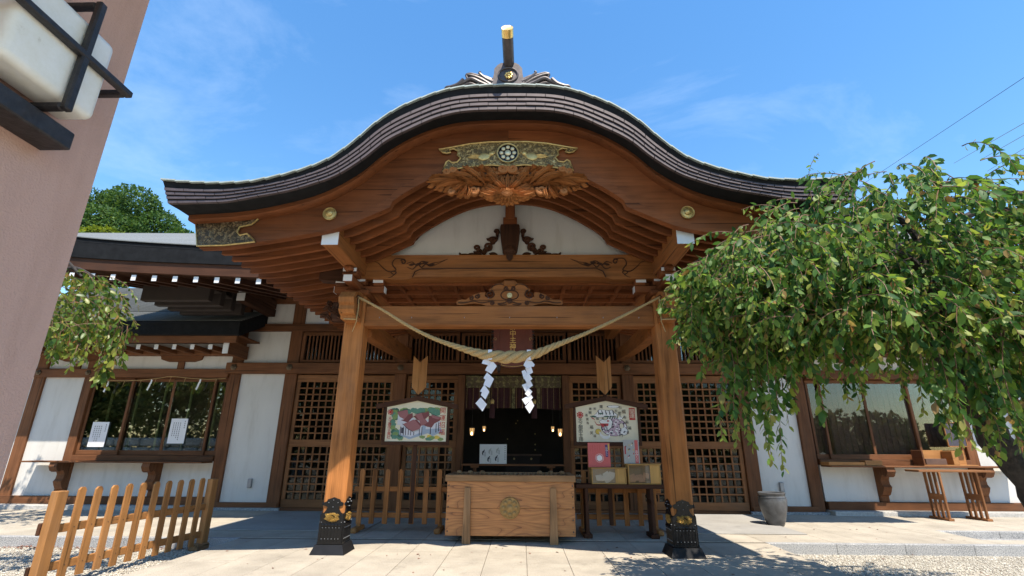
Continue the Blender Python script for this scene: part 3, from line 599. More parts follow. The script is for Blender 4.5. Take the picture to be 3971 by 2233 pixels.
# ------------------------------------------------------------------ main hall roof eaves either side of the porch
def hall_eave(s):
    X = lambda a, c: (min(s*a, s*c), max(s*a, s*c))
    Y0 = 9.3
    prof = [(4.5, 5.03), (5.2, 5.045), (5.8, 5.07), (7.0, 5.12),] if s < 0 else [(6.6, 5.10), (7.0, 5.12),]
    prof += [ (8.0, 5.17), (9.0, 5.24), (9.8, 5.32)]
    P = smoothcurve(prof, 3); hgt = lambda x: .325+.06*max(0, (x-5.8)/3.2)
    for nm, mat, y0, y1 in (('eave_fascia', 'black_fascia', Y0, Y0+.14), ('eave_board', None, Y0+.07, Y0+.16)):
        v = []
        for x, z in P:
            z0, z1 = (z, z+hgt(x)) if mat else (z-.24, z)
            v += [(s*x, y0+(.03 if mat else 0), z0), (s*x, y0, z1), (s*x, y1, z1), (s*x, y1, z0)]
        n = len(P); f = [(i*4+k, i*4+(k+1) % 4, i*4+4+(k+1) % 4, i*4+4+k) for i in range(n-1) for k in range(4)]+[(0, 1, 2, 3), tuple((n-1)*4+k for k in (3, 2, 1, 0))]
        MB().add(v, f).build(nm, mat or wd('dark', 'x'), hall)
    # copper roof laid in overlapping courses
    n = len(P)
    for j in range(30):
        d = j*.16; v = []
        for x, z in P:
            zt = z+hgt(x)+.01+d*.452; v += [(s*x, Y0-.03+d, zt+.050), (s*x, Y0-.03+d+.14, zt+.113), (s*x, Y0-.03+d+.14, zt+.092), (s*x, Y0-.03+d, zt+.029)]
        f = [(i*4+k, i*4+(k+1) % 4, i*4+4+(k+1) % 4, i*4+4+k) for i in range(n-1) for k in range(4)]+[(0, 1, 2, 3), tuple((n-1)*4+k for k in (3, 2, 1, 0))]
        MB().add(v, f).build('roof_course', 'copper_patina', hall)
    v = []
    for x, z in P: v += [(s*x, Y0, z+hgt(x)-.01), (s*x, Y0+4.9, z+hgt(x)-.01+4.9*.452), (s*x, Y0+4.9, z+hgt(x)-.05+4.9*.452), (s*x, Y0, z+hgt(x)-.05)]
    MB().add(v, [(i*4+k, i*4+(k+1) % 4, i*4+4+(k+1) % 4, i*4+4+k) for i in range(n-1) for k in range(4)]).build('roof_deck', 'black_fascia', hall)
    if s > 0: MB().prism([(10.35, 5.2), (14.2, 5.93), (14.2, 7.4), (10.35, 5.75)], 4.5, 6.6, 'x').build('roof_infill', wd('dark', 'x'), hall)  # unseen inner roof, shaped set back so sun reaches the paving
    x0, x1 = X(prof[0][0], 9.8)
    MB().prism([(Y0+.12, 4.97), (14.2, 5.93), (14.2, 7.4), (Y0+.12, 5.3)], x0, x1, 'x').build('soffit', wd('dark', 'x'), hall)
    for i in range(11):
        a = 4.75+i*.44
        if s > 0 and a < 6.7: continue
        zz = float(np.interp(a, [5.19, 8.26, 9.6], [4.735, 4.83, 4.90]))
        xa, xb = X(a-.048, a+.048)
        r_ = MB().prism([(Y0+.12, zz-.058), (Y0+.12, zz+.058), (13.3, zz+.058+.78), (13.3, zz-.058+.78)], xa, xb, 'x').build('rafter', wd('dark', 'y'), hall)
        bar('rafter_end', xa-.002, xb+.002, Y0+.113, Y0+.12, zz-.06, zz+.06, 'white_paint', r_, c=0)
    # longitudinal purlins whose stepped ends show below the eave
    for y, z in ((10.65, 4.70), (11.1, 4.71), (11.55, 4.72), (12.0, 4.73)):
        xa, xb = X(7.0, 8.6); bar('purlin', xa, xb, y, y+.17, z, z+.62, 'interior', hall, c=.01)  # near-black colour on purlins and board stands in for eave shade
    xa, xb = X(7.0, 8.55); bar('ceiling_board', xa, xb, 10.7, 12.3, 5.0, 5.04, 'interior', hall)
    xa, xb = X(7.4, 7.75); bar('upper_wall', xa, xb, 13.22, 13.4, 5.6, 6.0, 'door', hall)
    xa, xb = X(2.9, 7.75); bar('upper_plate', xa, xb, 13.24, 13.4, 5.6, 6.05, 'door', hall)
    for z0, z1 in ((5.20, 5.42), (4.97, 5.18)):
        xa, xb = X(6.72, 6.93); o = bar('bracket_block', xa, xb, 11.6, 13.2, z0, z1, 'dark', hall)
        bar('bracket_end', xa+.002, xb-.002, 11.59, 11.6, z0+.004, z1-.004, 'white_paint', o, c=0)
hall_eave(-1); hall_eave(1)
# ================================================================== the porch with the curved gable roof
porch = thing('shrine_porch', 'timber shrine porch with undulating dark copper gable roof on two pillars', 'porch', (0, 8.16, 0))
CX = 0.015
LIP = [(0, 6.535), (.39, 6.526), (.7, 6.498), (.955, 6.436), (1.208, 6.331), (1.547, 6.156), (1.87, 5.899), (2.137, 5.608), (2.422, 5.350), (2.671, 5.211), (2.946, 5.108), (3.179, 5.041), (3.524, 4.966), (3.894, 4.945), (4.206, 4.951), (4.571, 4.980), (4.76, 5.007)]
FAB = [(0, 6.153), (.59, 6.137), (1.0, 6.038), (1.36, 5.855), (1.72, 5.637), (2.02, 5.348), (2.36, 5.092), (2.68, 4.954), (3.03, 4.843), (3.46, 4.757), (3.83, 4.685), (4.21, 4.67), (4.64, 4.662)]
BTP = [(0, 6.258), (.633, 6.23), (1.048, 6.136), (1.456, 5.955), (1.85, 5.672), (2.19, 5.334), (2.64, 5.037), (3.1, 4.865), (3.8, 4.71), (4.62, 4.65)]
BBA = [(0, 5.66), (.4, 5.64), (.8, 5.54), (1.2, 5.347), (1.534, 5.137), (1.716, 4.99)]
BBB = [(1.755, 4.885), (1.94, 4.794), (2.3, 4.626), (2.51, 4.549), (3.04, 4.435), (3.68, 4.323), (4.12, 4.256), (4.49, 4.244)]
def dense(P, n=6): return smoothcurve(P, n)
LIPd, FABd, BTPd = dense(LIP), dense(FAB), dense(BTP)
BOTd = dense(BBA)+dense(BBB)
# common parameter: normalised |x| along each curve
def curve_at(P, u):                                          # u in -1..1, returns (x, z)
    xm = P[-1][0]; x = abs(u)*xm; return (CX+math.copysign(x, u), interp(P, x))
def mixs(u, s):                                              # s=0 lip, s=1 fascia bottom
    a, c = curve_at(LIPd, u), curve_at(FABd, u); return (a[0]+(c[0]-a[0])*s, a[1]+(c[1]-a[1])*s)
US = np.linspace(-1, 1, 121)
def sweep(strips, closed=True):
    """strips: list of functions u -> (x,y,z) forming a cross-section ring; lofted over US"""
    b = MB(); v = [f(u) for u in US for f in strips]; m = len(strips); F = []
    for i in range(len(US)-1):
        for k in range(m if closed else m-1): F.append((i*m+k, i*m+(k+1) % m, (i+1)*m+(k+1) % m, (i+1)*m+k))
    if closed: F += [tuple(range(m-1, -1, -1)), tuple((len(US)-1)*m+k for k in range(m))]
    return b.add(v, F)
def pt(P, y, dz=0.0, kx=1.0):
    def f(u):
        x, z = curve_at(P, u); return (CX+(x-CX)*kx, y, z+dz)
    return f
def ps(s, y, dz=0.0):
    def f(u):
        x, z = mixs(u, s); return (x, y, z+dz)
    return f
roof = sweep([ps(0.04, 5.865), ps(0.04, 13.6), pt(BTPd, 13.6, .10), pt(BTPd, 6.36, .04), ps(1.0, 5.94), ps(.96, 5.92), ps(.3, 5.89)]).build('roof', 'black_fascia', porch, smooth=True)
# patinated copper cover with stepped seams on top
nseg = 46
for i in range(nseg):
    u0, u1 = -1+2*i/nseg, -1+2*(i+1)/nseg; b = MB(); m = 4; v = []
    for k in range(m+1):
        u = u0+(u1-u0)*k/m; x, z = mixs(u, 0); dz = .012*(k/m if u0 < 0 else 1-k/m); x2, z2 = mixs(u, .12)
        v += [(x, 5.825, z+dz), (x, 13.6, z+dz), (x, 13.6, z-.02+dz), (x, 5.825, z-.02+dz)]
    f = [(k*4+j, k*4+(j+1) % 4, k*4+4+(j+1) % 4, k*4+4+j) for k in range(m) for j in range(4)]+[(3, 2, 1, 0), tuple(m*4+j for j in range(4))]
    b.add(v, f).build('copper_cover', 'copper_edge', roof)
# stacked brown copper bands, each made of separate sheets
nb = 4; s0 = 0.30
for band in range(nb):
    sa = s0+(1-s0)*band/nb+.050; sb_ = s0+(1-s0)*(band+1)/nb; y = 5.866+band*.012
    n = 34; off = 0.5*(band % 2)
    edges = [-1]+[-1+2*(k+off)/n for k in range(0 if off else 1, n)]+[1]
    for u0, u1 in zip(edges[:-1], edges[1:]):
        if u1-u0 < 1e-4: continue
        b = MB(); m = 4; v = []; jy = random.uniform(-.002, .002)
        for k in range(m+1):
            u = u0+.0009+(u1-u0-.0018)*k/m
            (xa, za), (xb, zb) = mixs(u, sa), mixs(u, sb_)
            v += [(xa, y+.002+jy, za), (xa, y+.05, za), (xb, y+.05, zb), (xb, y+jy, zb)]
        f = [(k*4+j, k*4+4+j, k*4+4+(j+1) % 4, k*4+(j+1) % 4) for k in range(m) for j in range(4)]+[(0, 1, 2, 3), tuple(m*4+j for j in (3, 2, 1, 0))]
        b.add(v, f).build('copper_sheet', 'copper_brown', roof)
# soffit between fascia and bargeboard, side soffits
sweep([pt(BTPd, 6.32, .045), pt(BTPd, 6.32, -.030), pt(BTPd, 6.34, -.045), pt(BTPd, 6.5, -.035), pt(BTPd, 6.5, .045)]).build('moulding', wd('beam', 'x'), porch, smooth=True)
# bargeboard: joined from two halves meeting at the centre
def half_board(s):
    b = MB(); n = 70; v = []
    xs = [p[0] for p in BOTd]
    xs = sorted(set([round(q, 4) for q in list(np.linspace(0.002, 4.49, n))+[1.716, 1.755]]))
    for x in xs:
        zt = interp(BTPd, min(x*4.62/4.49, 4.62)); zb = interp(BOTd, x); xt = x*4.62/4.49
        zt0 = interp(BTPd, xt)
        h = zt0-zb
        v += [(CX+s*xt, 6.5, zt0), (CX+s*(x+(xt-x)*.18), 6.5, zb+h*.2), (CX+s*(x+(xt-x)*.17), 6.485, zb+h*.185), (CX+s*x, 6.488, zb), (CX+s*x, 6.61, zb), (CX+s*xt, 6.61, zt0)]
    m = 6; f = [(i*m+k, i*m+(k+1) % m, (i+1)*m+(k+1) % m, (i+1)*m+k) for i in range(len(xs)-1) for k in range(m)]
    f += [tuple(range(m)), tuple((len(xs)-1)*m+k for k in range(m))]
    b.add(v, f).build('bargeboard', wd('beam', 'x'), porch, smooth=True)
half_board(-1); half_board(1)
# curved ceiling ribs and the boards above them
RB = [(x*4.35/4.49, z+.03) for x, z in BOTd]
xs = sorted(set([round(q, 4) for q in list(np.linspace(0, 4.35, 56))+[1.662, 1.70]]))
xs = [-q for q in xs[:0:-1]]+xs
def ribmesh():
    b = MB(); v = []
    for x in xs:
        z = interp(RB, abs(x)); v += [(CX+x, -.032, z), (CX+x, .032, z), (CX+x, .032, z+.28), (CX+x, -.032, z+.28)]
    n = len(xs); f = [(i*4+k, i*4+(k+1) % 4, (i+1)*4+(k+1) % 4, (i+1)*4+k) for i in range(n-1) for k in range(4)]+[(0, 1, 2, 3), tuple((n-1)*4+k for k in (3, 2, 1, 0))]
    return b.add(v, f)
first = ribmesh().build('rib', wd('beam', 'x'), porch, smooth=True, origin=(0, 0, 0))
WL[first.name] = Vector((0, 6.84, 0)); first.location = Vector((0, 6.84, 0))-WL[porch.name]
y = 6.84+.271
while y < 13.1:
    copy_part(first, porch, (0, y, 0), 'rib'); y += .271
b = MB(); v = []
for x in xs:
    z = interp(RB, abs(x)); v += [(CX+x, 6.6, z+.275), (CX+x, 13.4, z+.275), (CX+x, 13.4, z+.31), (CX+x, 6.6, z+.31)]
n = len(xs); f = [(i*4+k, i*4+(k+1) % 4, (i+1)*4+(k+1) % 4, (i+1)*4+k) for i in range(n-1) for k in range(4)]
b.add(v, f).build('ceiling_boards', wd('dark', 'y'), porch, smooth=True)  # darker wood puts shade into the gaps between the ribs
# ---- gilt plate at the crown, end plates, rosettes
def plate(outline, mat, rim, y, name, parent=porch):
    b = MB(); n = len(outline); cx = sum(p[0] for p in outline)/n; cz = sum(p[1] for p in outline)/n
    o = MB().prism(outline, y, y+.03).build(name, mat, parent)
    MB().tube([(x, y-.004, z) for x, z in outline], .013, 6, closed=True).build('rim', rim, o, smooth=True)
    return o
def mir(P): return P+[(2*CX-x, z) for x, z in reversed(P)]
half = [(CX, 5.985), (CX+.3, 5.982), (CX+.6, 5.950), (CX+.9, 5.885), (CX+1.06, 5.855), (CX+1.0, 5.80), (CX+.93, 5.785), (CX+.88, 5.80), (CX+.90, 5.85), (CX+.83, 5.865), (CX+.76, 5.82), (CX+.77, 5.75), (CX+.72, 5.70), (CX+.77, 5.63), (CX+.85, 5.62), (CX+.90, 5.66), (CX+.94, 5.63), (CX+.96, 5.56), (CX+.99, 5.475), (CX+.6, 5.545), (CX+.25, 5.575), (CX+.05, 5.555)]
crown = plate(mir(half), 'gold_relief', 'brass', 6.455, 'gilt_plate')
b = MB().disc(CX, 5.775, .155, 6.44, 6.46, seg=32); b.build('crest_ground', 'black_metal', crown)
MB().tube([(CX+.160*math.cos(a), 6.435, 5.775+.160*math.sin(a)) for a in np.linspace(0, 6.283, 33)[:-1]], .013, 6, closed=True).build('crest_ring', 'brass', crown, smooth=True)
plain('pale_gold', (0.62, 0.56, 0.38), 0.4, metal=0.6, noise=0.15)
b = MB().disc(CX, 5.775, .048, 6.425, 6.445, seg=18, bulge=.015)
for k in range(8): b.disc(CX+.098*math.cos(k*math.pi/4), 5.775+.098*math.sin(k*math.pi/4), .031, 6.425, 6.445, seg=14, bulge=.012)
b.build('crest', 'pale_gold', crown)
for s in (-1, 1):                                            # birds embossed on the plate
    b = MB(); q = lambda x, z: (CX+s*x, z)
    b.leaf(q(.46, 5.70), q(.25, 5.74), .13, .02, 6.452); b.disc(CX+s*.25, 5.775, .036, 6.44, 6.455, seg=12, bulge=.012)
    b.leaf(q(.42, 5.71), q(.62, 5.715), .05, .015, 6.452); b.leaf(q(.40, 5.73), q(.58, 5.74), .05, .018, 6.452); b.leaf(q(.235, 5.775), q(.185, 5.785), .02, .008, 6.45)
    b.build('bird_relief', 'brass', crown, smooth=True)
    o = [(4.60, 4.64), (4.2, 4.655), (3.9, 4.68), (3.66, 4.72), (3.70, 4.66), (3.76, 4.60), (3.83, 4.585), (3.93, 4.56), (3.95, 4.48), (3.90, 4.43), (3.80, 4.455), (3.76, 4.42), (3.70, 4.37), (3.66, 4.325), (4.1, 4.272), (4.50, 4.262)]
    o = [(CX+s*x, z) for x, z in o]
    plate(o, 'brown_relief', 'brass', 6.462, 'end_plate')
    b = MB(); cx = CX+s*2.625
    b.disc(cx, 4.772, .095, 6.46, 6.487, seg=24, bulge=.012); b.tube([(cx+.09*math.cos(a), 6.455, 4.772+.09*math.sin(a)) for a in np.linspace(0, 6.283, 25)[:-1]], .012, 6, closed=True); b.disc(cx, 4.772, .05, 6.43, 6.46, seg=20, bulge=.022)
    b.build('rosette', 'brass', porch, smooth=True)
# ---- carved pendant under the crown (leaves, scrolls and a chrysanthemum)
def G(x, y): return (CX+(x-905)*.000935, 4.843+(1250-y)*.00106)
b = MB(); YG = 6.50
leaves = [((1000, 960), (1310, 560), 95, 40), ((1010, 940), (1190, 590), 110, -30), ((1060, 900), (1250, 700), 90, 30), ((1250, 900), (1640, 600), 90, 25), ((1200, 860), (1545, 590), 80, 30), ((1300, 900), (1700, 720), 95, -20), ((1330, 900), (1800, 690), 95, 35), ((1450, 880), (1790, 760), 80, 30),
 ((1560, 850), (1960, 720), 80, 30), ((1600, 850), (2170, 770), 90, 45), ((1600, 870), (2205, 850), 95, 30), ((1580, 880), (2030, 940), 80, 30), ((1570, 890), (1890, 985), 75, 25), ((1560, 880), (1780, 1000), 70, 20), ((1550, 900), (1690, 1090), 75, -25), ((1530, 930), (1550, 1115), 80, -35), ((1800, 800), (1990, 720), 60, 15), ((1850, 830), (2120, 740), 60, 15),
 ((905, 1000), (1000, 740), 75, -15), ((905, 1000), (1120, 780), 85, -20), ((905, 1020), (1255, 850), 105, -25), ((905, 1040), (1315, 920), 95, -20), ((905, 1060), (1368, 995), 110, -30), ((920, 1090), (1262, 1085), 85, -20), ((1080, 830), (1260, 760), 70, 20), ((1130, 860), (1420, 800), 70, 25), ((1650, 860), (1930, 880), 60, 15), ((1380, 640), (1290, 590), 50, 10), ((1355, 690), (1355, 570), 60, 0), ((1360, 690), (1420, 585), 50, -10), ((1350, 690), (1460, 600), 40, -12)]
for i, (p, q, ww, bd) in enumerate(leaves):
    P_, Q_ = Vector(G(*p)), Vector(G(*q)); dv = Q_-P_
    b.leaf(P_, Q_, ww*.00095, .07+.012*(i % 3), YG-.02*(i % 4)-.02, bd*.0013, fat=.6)
    for u_, ang, kl in ((.28, .75, .36), (.28, -.75, .36), (.52, .62, .34), (.52, -.62, .34), (.74, .5, .26), (.74, -.5, .26)):
        o_ = P_+dv*u_; ca, sa = math.cos(ang), math.sin(ang); e_ = o_+Vector((dv.x*ca-dv.y*sa, dv.x*sa+dv.y*ca))*kl
        b.leaf(o_, e_, ww*.00062, .055, YG-.02*(i % 4), .012*(1 if ang > 0 else -1), n=5, fat=.62)
for cx, cy, r in ((985, 640, 75), (1440, 985, 70), (1890, 680, 48), (1790, 650, 45), (1800, 1000, 40)):
    c = G(cx, cy); b.tube(spiral(c[0], c[1], r*.00098, .012, 1.6, 2.6, YG-.075, 30), [.03-.012*i/30 for i in range(31)], 8)
    b.disc(c[0], c[1], r*.00098, YG-.06, YG, seg=20)
b.tube([(*G(1000, 700)[:1], YG-.05, G(1000, 700)[1]), (G(1130, 700)[0], YG-.05, G(1130, 700)[1]), (G(1140, 780)[0], YG-.05, G(1140, 780)[1])], .026, 8)
for (px, py), n_, r_, w2 in (((1360, 660), 7, 105, 48), ((2080, 770), 6, 95, 36), ((1150, 690), 5, 120, 60), ((1700, 760), 6, 120, 55), ((1480, 720), 6, 130, 60), ((1880, 800), 6, 110, 45), ((1640, 930), 5, 120, 45)):
    for k in range(n_):
        a = math.pi*(.1+.8*k/(n_-1)); p = G(px, py); q = G(px+r_*math.cos(a), py-r_*math.sin(a)*.9); b.leaf(p, q, w2*.00105, .06, YG-.015*(k % 2), fat=.6)
b.mirror(CX)
b.leaf(G(905, 1000), G(905, 700), .10, .10, YG-.02)
bk = [(905, 600), (1130, 590), (1400, 600), (1650, 620), (1850, 660), (2100, 750), (2190, 850), (1980, 960), (1700, 985), (1560, 1000), (1400, 1000), (1200, 1060), (905, 1120)]
kb = [G(*q) for q in bk]; MB().prism(kb+[(2*CX-x, z) for x, z in reversed(kb[1:-1])], YG-.03, YG+.02).build('carved_ground', wd('dark', 'x'), porch)
carv = b.build('carved_pendant', wd('tie', 'x'), porch, smooth=True)
b = MB(); c = G(905, 1115); yf = YG-.12
for ring, (n, rx, rz, w_, th, yo, o0) in enumerate(((16, .235, .155, .062, .06, 0, 0), (16, .19, .12, .050, .055, -.04, .2), (14, .145, .09, .042, .05, -.075, 0))):
    for k in range(n):
        a = o0+2*math.pi*k/n; b.leaf((c[0]+.25*rx*math.cos(a), c[1]+.25*rz*math.sin(a)), (c[0]+rx*math.cos(a), c[1]+rz*math.sin(a)), w_, th, yf+yo, fat=.62)
b.disc(c[0], c[1], .12, yf+.01, YG, seg=28, rz=.075); b.disc(c[0], c[1], .092, yf-.1, yf, seg=24, bulge=.03, rz=.06)
for i in range(-4, 5):
    for j in range(-3, 4):
        x, z = c[0]+i*.019+(.0095 if j % 2 else 0), c[1]+j*.016
        if ((x-c[0])/.085)**2+((z-c[1])/.055)**2 < 1: b.disc(x, z, .0085, yf-.125, yf-.1, seg=6, bulge=.01)
b.build('carved_chrysanthemum', wd('pillar', 'x'), porch, smooth=True)

# ---- ridge-end ornament and pole
oni = [(-.28, 6.50), (-.235, 6.66), (-.205, 6.83), (-.20, 6.93), (-.15, 7.0), (-.10, 7.035)]
poly = [(CX+x, z) for x, z in oni]+[(CX-x+.02, z) for x, z in reversed(oni)]
orn = MB().prism(poly, 5.96, 6.12).build('ridge_ornament', 'bronze', porch)
MB().tube([(CX+.01+.142*math.cos(a), 5.955, 6.81+.125*math.sin(a)) for a in np.linspace(0, 6.283, 33)[:-1]], .016, 8, closed=True).build('medallion_rim', 'bronze', orn, smooth=True)
b = MB().disc(CX+.02, 6.79, .022, 5.93, 5.96, seg=12, bulge=.012)
for k in range(8): b.disc(CX+.02+.046*math.cos(k*math.pi/4), 6.79+.046*math.sin(k*math.pi/4), .017, 5.935, 5.96, seg=10, bulge=.01)
b.build('crest', 'gold', orn)
b = MB()                                                     # wave-shaped fins
waves = [[(.24, 6.64), (.36, 6.74), (.50, 6.82), (.62, 6.85), (.60, 6.78)], [(.22, 6.70), (.32, 6.76), (.42, 6.86), (.41, 6.90)], [(.26, 6.60), (.40, 6.68), (.55, 6.76), (.66, 6.70), (.78, 6.63), (.87, 6.60)], [(.26, 6.56), (.42, 6.62), (.56, 6.69), (.66, 6.66), (.80, 6.58)], [(.28, 6.53), (.45, 6.56), (.60, 6.62), (.72, 6.58), (.90, 6.56), (.93, 6.52)], [(.66, 6.74), (.74, 6.66), (.84, 6.62), (.91, 6.61), (.94, 6.56)], [(.24, 6.74), (.34, 6.80), (.44, 6.83), (.56, 6.87), (.63, 6.86)]]
for k, wv in enumerate(waves):
    P = smoothcurve(wv, 6); n = len(P)
    b.tube([(CX+x, 6.0-.01*(k % 3), z) for x, z in P], [.034*(1-.75*i/n)+.006 for i in range(n)], 8)
pf = [(.2, 6.50), (.22, 6.80), (.34, 6.76), (.42, 6.84), (.60, 6.84), (.66, 6.73), (.80, 6.61), (.92, 6.58), (.93, 6.49)]
b.prism([(CX+x, z) for x, z in pf], 6.0, 6.08)
b.build('wave_fin', 'bronze', orn, smooth=True)
q = MB().add([(2*CX-x, y_, z) for x, y_, z in b.v], [tuple(reversed(f_)) for f_ in b.f]); q.build('wave_fin', 'bronze', orn, smooth=True)
p0, p1 = Vector((CX+.03, 6.45, 6.83)), Vector((CX+.005, 5.5, 7.235)); d = (p1-p0).normalized()
MB().tube([p0, p1-d*.12], .083, 20).build('ridge_pole', 'bronze', orn, smooth=True)
MB().tube([p1-d*.12, p1, p1-d*.012], [.086, .086, .066], 24).build('gold_cap', 'gold', orn, smooth=True)
MB().tube([p1-d*.03, p1-d*.011], .064, 24).build('cap_face', 'gold', orn)

# ---- pillars
def pillar(s):
    cx, cy = s*2.625, 8.165
    pl = bar('pillar', cx-.165, cx+.165, cy-.165, cy+.165, 0.125, 4.0, 'pillar', porch, c=0.028)
    v = []
    for h, z in ((.255, 0.0), (.205, .128)): v += [(cx+a*h, cy+c*h, z) for a, c in ((-1, -1), (1, -1), (1, 1), (-1, 1))]
    MB().add(v, [(3, 2, 1, 0), (4, 5, 6, 7)]+[(i, (i+1) % 4, 4+(i+1) % 4, 4+i) for i in range(4)]).build('base_stone', 'slate_black', pl)
    H = .170
    half_ = [(H, .14), (H, .53), (.155, .545), (.125, .565), (.10, .60), (.085, .63), (.095, .645), (.14, .655), (.15, .675), (.145, .70), (.105, .715), (.09, .745), (.05, .757), (0, .775)]
    outl = half_+[(-x, z) for x, z in reversed(half_[:-1])]
    b = MB()
    for fc in range(4):
        q = MB().prism(outl, -H-.012, -H+.016); ang = fc*math.pi/2; ca, sa = math.cos(ang), math.sin(ang)
        b.add([(cx+x*ca-y*sa, cy+x*sa+y*ca, z) for x, y, z in q.v], q.f)
    slv = b.build('metal_sleeve', 'black_metal', pl)
    b = MB(); st = MB(); ln = MB()
    for fc in range(4):
        ang = fc*math.pi/2; ca, sa = math.cos(ang), math.sin(ang)
        def T(m): return [(cx+x*ca-y*sa, cy+x*sa+y*ca, z) for x, y, z in m.v]
        m1 = MB()
        for i in range(7):
            x = -.15+i*.05; m1.tube([(x, -H-.014, .16), (x, -H-.014, .385)], .009, 6)
        for i in range(6):
            x = -.125+i*.05; m1.disc(x, .39, .022, -H-.026, -H-.012, seg=10, bulge=.006)
        m1.box(-H-.012, H+.012, -H-.02, -H, .135, .16); b.add(T(m1), m1.f)
        m2 = MB()
        for i in range(6):
            for z in (.205, .355): m2.disc(-.125+i*.05, z, .006, -H-.022, -H-.012, seg=6, bulge=.005)
        for x, z in ((0, .735), (-.07, .70), (.07, .70), (0, .64), (-.15, .43), (.15, .43)): m2.disc(x, z, .006, -H-.022, -H-.012, seg=6, bulge=.005)
        st.add(T(m2), m2.f)
        m3 = MB()                                            # gilt lion
        for i in range(16):
            a = random.uniform(0, 6.28); m3.leaf((.01+.03*math.cos(a), .505+.02*math.sin(a)), (.01+.115*math.cos(a), .495+.065*math.sin(a)), .05, .026, -H-.012)
        m3.leaf((.03, .50), (-.12, .475), .06, .025, -H-.014); m3.leaf((.02, .50), (-.06, .455), .04, .025, -H-.014); m3.leaf((.05, .50), (.09, .455), .045, .025, -H-.014); m3.leaf((-.04, .51), (-.11, .54), .05, .02, -H-.014)
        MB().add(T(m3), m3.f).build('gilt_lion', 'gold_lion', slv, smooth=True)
    b.build('fluting', 'black_metal', slv, smooth=True); st.build('studs', 'steel', slv)
    # carved nose of the tie beam, in front
    P = [(8.0, 3.98), (7.80, 3.99), (7.62, 3.93), (7.53, 3.82), (7.55, 3.74), (7.60, 3.70), (7.58, 3.63), (7.63, 3.57), (7.70, 3.55), (7.72, 3.50), (8.0, 3.49)]
    ns = MB().prism(P, cx-.125, cx+.125, 'x').build('beam_nose', wd('pillar', 'z'), porch)
    for a in (cx-.127, cx+.127):
        b = MB(); q = spiral(0, 0, .075, .02, 1.2, 0, 0, 20); b.tube([(a, 7.75+x, 3.80+z) for x, _, z in q], .010, 6)
        b.tube([(a, 7.9, 3.92), (a, 7.70, 3.90), (a, 7.62, 3.83)], .009, 6); b.tube([(a, 7.9, 3.56), (a, 7.78, 3.60), (a, 7.72, 3.68)], .009, 6)
        b.build('nose_carving', wd('dark', 'y'), ns, smooth=True)
    # side nose, foliage-carved
    b = MB(); sx = lambda a: cx+s*a
    b.box(min(sx(.16), sx(.45)), max(sx(.16), sx(.45)), 8.08, 8.25, 3.56, 3.90, .02)
    for i in range(22):
        a = random.uniform(0, 6.28); x0, z0 = .34+random.uniform(-.12, .16), 3.73+random.uniform(-.10, .12)
        b.leaf((sx(x0), z0), (sx(x0+.13*math.cos(a)), z0+.10*math.sin(a)), .07, .06, 8.08)
    for k in range(3): b.tube(spiral(sx(.30+.1*k), 3.80-.07*k, .05, .012, 1.4, 1, 8.05, 20), .014, 6)
    b.build('carved_nose', wd('dark', 'x'), porch, smooth=True)
    # bracket blocks
    bs = bar('bearing_block', cx-.21, cx+.21, cy-.21, cy+.21, 3.99, 4.10, 'beam', porch, c=.03)
    for x0, x1, y0, y1, z0, z1 in ((cx-.075, cx+.075, 7.50, 8.9, 4.075, 4.195), (cx-.44, cx+.44, cy-.075, cy+.075, 4.07, 4.19)):
        bar('bracket_arm', x0, x1, y0, y1, z0, z1, 'beam', bs, c=.012)
    for x, y, z0, z1, h in ((cx, 7.68, 4.20, 4.34, .125), (cx-.33, cy, 4.195, 4.31, .10), (cx+.33, cy, 4.195, 4.31, .10), (cx, cy, 4.20, 4.33, .12)):
        bar('small_block', x-h, x+h, y-h, y+h, z0, z1, 'beam', bs, c=.025)
        bar('block_end', x-h+.012, x+h-.012, y-h-.004, y-h, z1-.07, z1-.012, 'white_paint', bs, c=0)
    bar('arm_end', cx-.072, cx+.072, 7.494, 7.50, 4.08, 4.19, 'white_paint', bs, c=0)
    for q in (-1, 1): bar('arm_end', cx+q*.44, cx+q*.446, cy-.07, cy+.07, 4.075, 4.185, 'white_paint', bs, c=0)
    for q in (-1, 1):
        for yy in (cy-.3, cy+.3): pass
    # purlin carrying the roof, painted end
    pu = bar('purlin', cx-.127, cx+.127, 6.63, 13.2, 4.345, 4.66, 'tie', porch, c=.015)
    MB().box(cx-.124, cx+.124, 6.622, 6.63, 4.348, 4.657, .0).build('painted_end', 'white_paint', pu)
    bar('corbel', cx-.07, cx+.07, 7.45, 7.95, 4.25, 4.345, 'beam', porch, c=.03)
    # outer beam end beyond the pillar (rainbow beam tail)
    x0, x1 = sorted((cx+s*.12, cx+s*.72)); MB().prism([(x0, 4.30) if s < 0 else (x0, 4.24), (x0, 4.58), (x1, 4.58), (x1, 4.24) if s < 0 else (x1, 4.30)], 8.06, 8.27).build('beam_tail', wd('dark', 'x'), porch)
    # curved tie back to the hall
    P = []
    for k in range(9):
        u = k/8; P.append((8.3+4.85*u, 3.32+.42*u-.03*math.sin(math.pi*u)))
    P2 = [(yy, zz+.30) for yy, zz in reversed(P)]
    q = MB().prism(P+P2, 0, .2, 'x'); xf = lambda yy: s*(2.50+(yy-8.3)/4.85*.38)
    MB().add([(xf(yy)+(x-.1), yy, zz) for x, yy, zz in q.v], q.f).build('tie_to_hall', wd('tie', 'y'), porch)
pillar(-1); pillar(1)

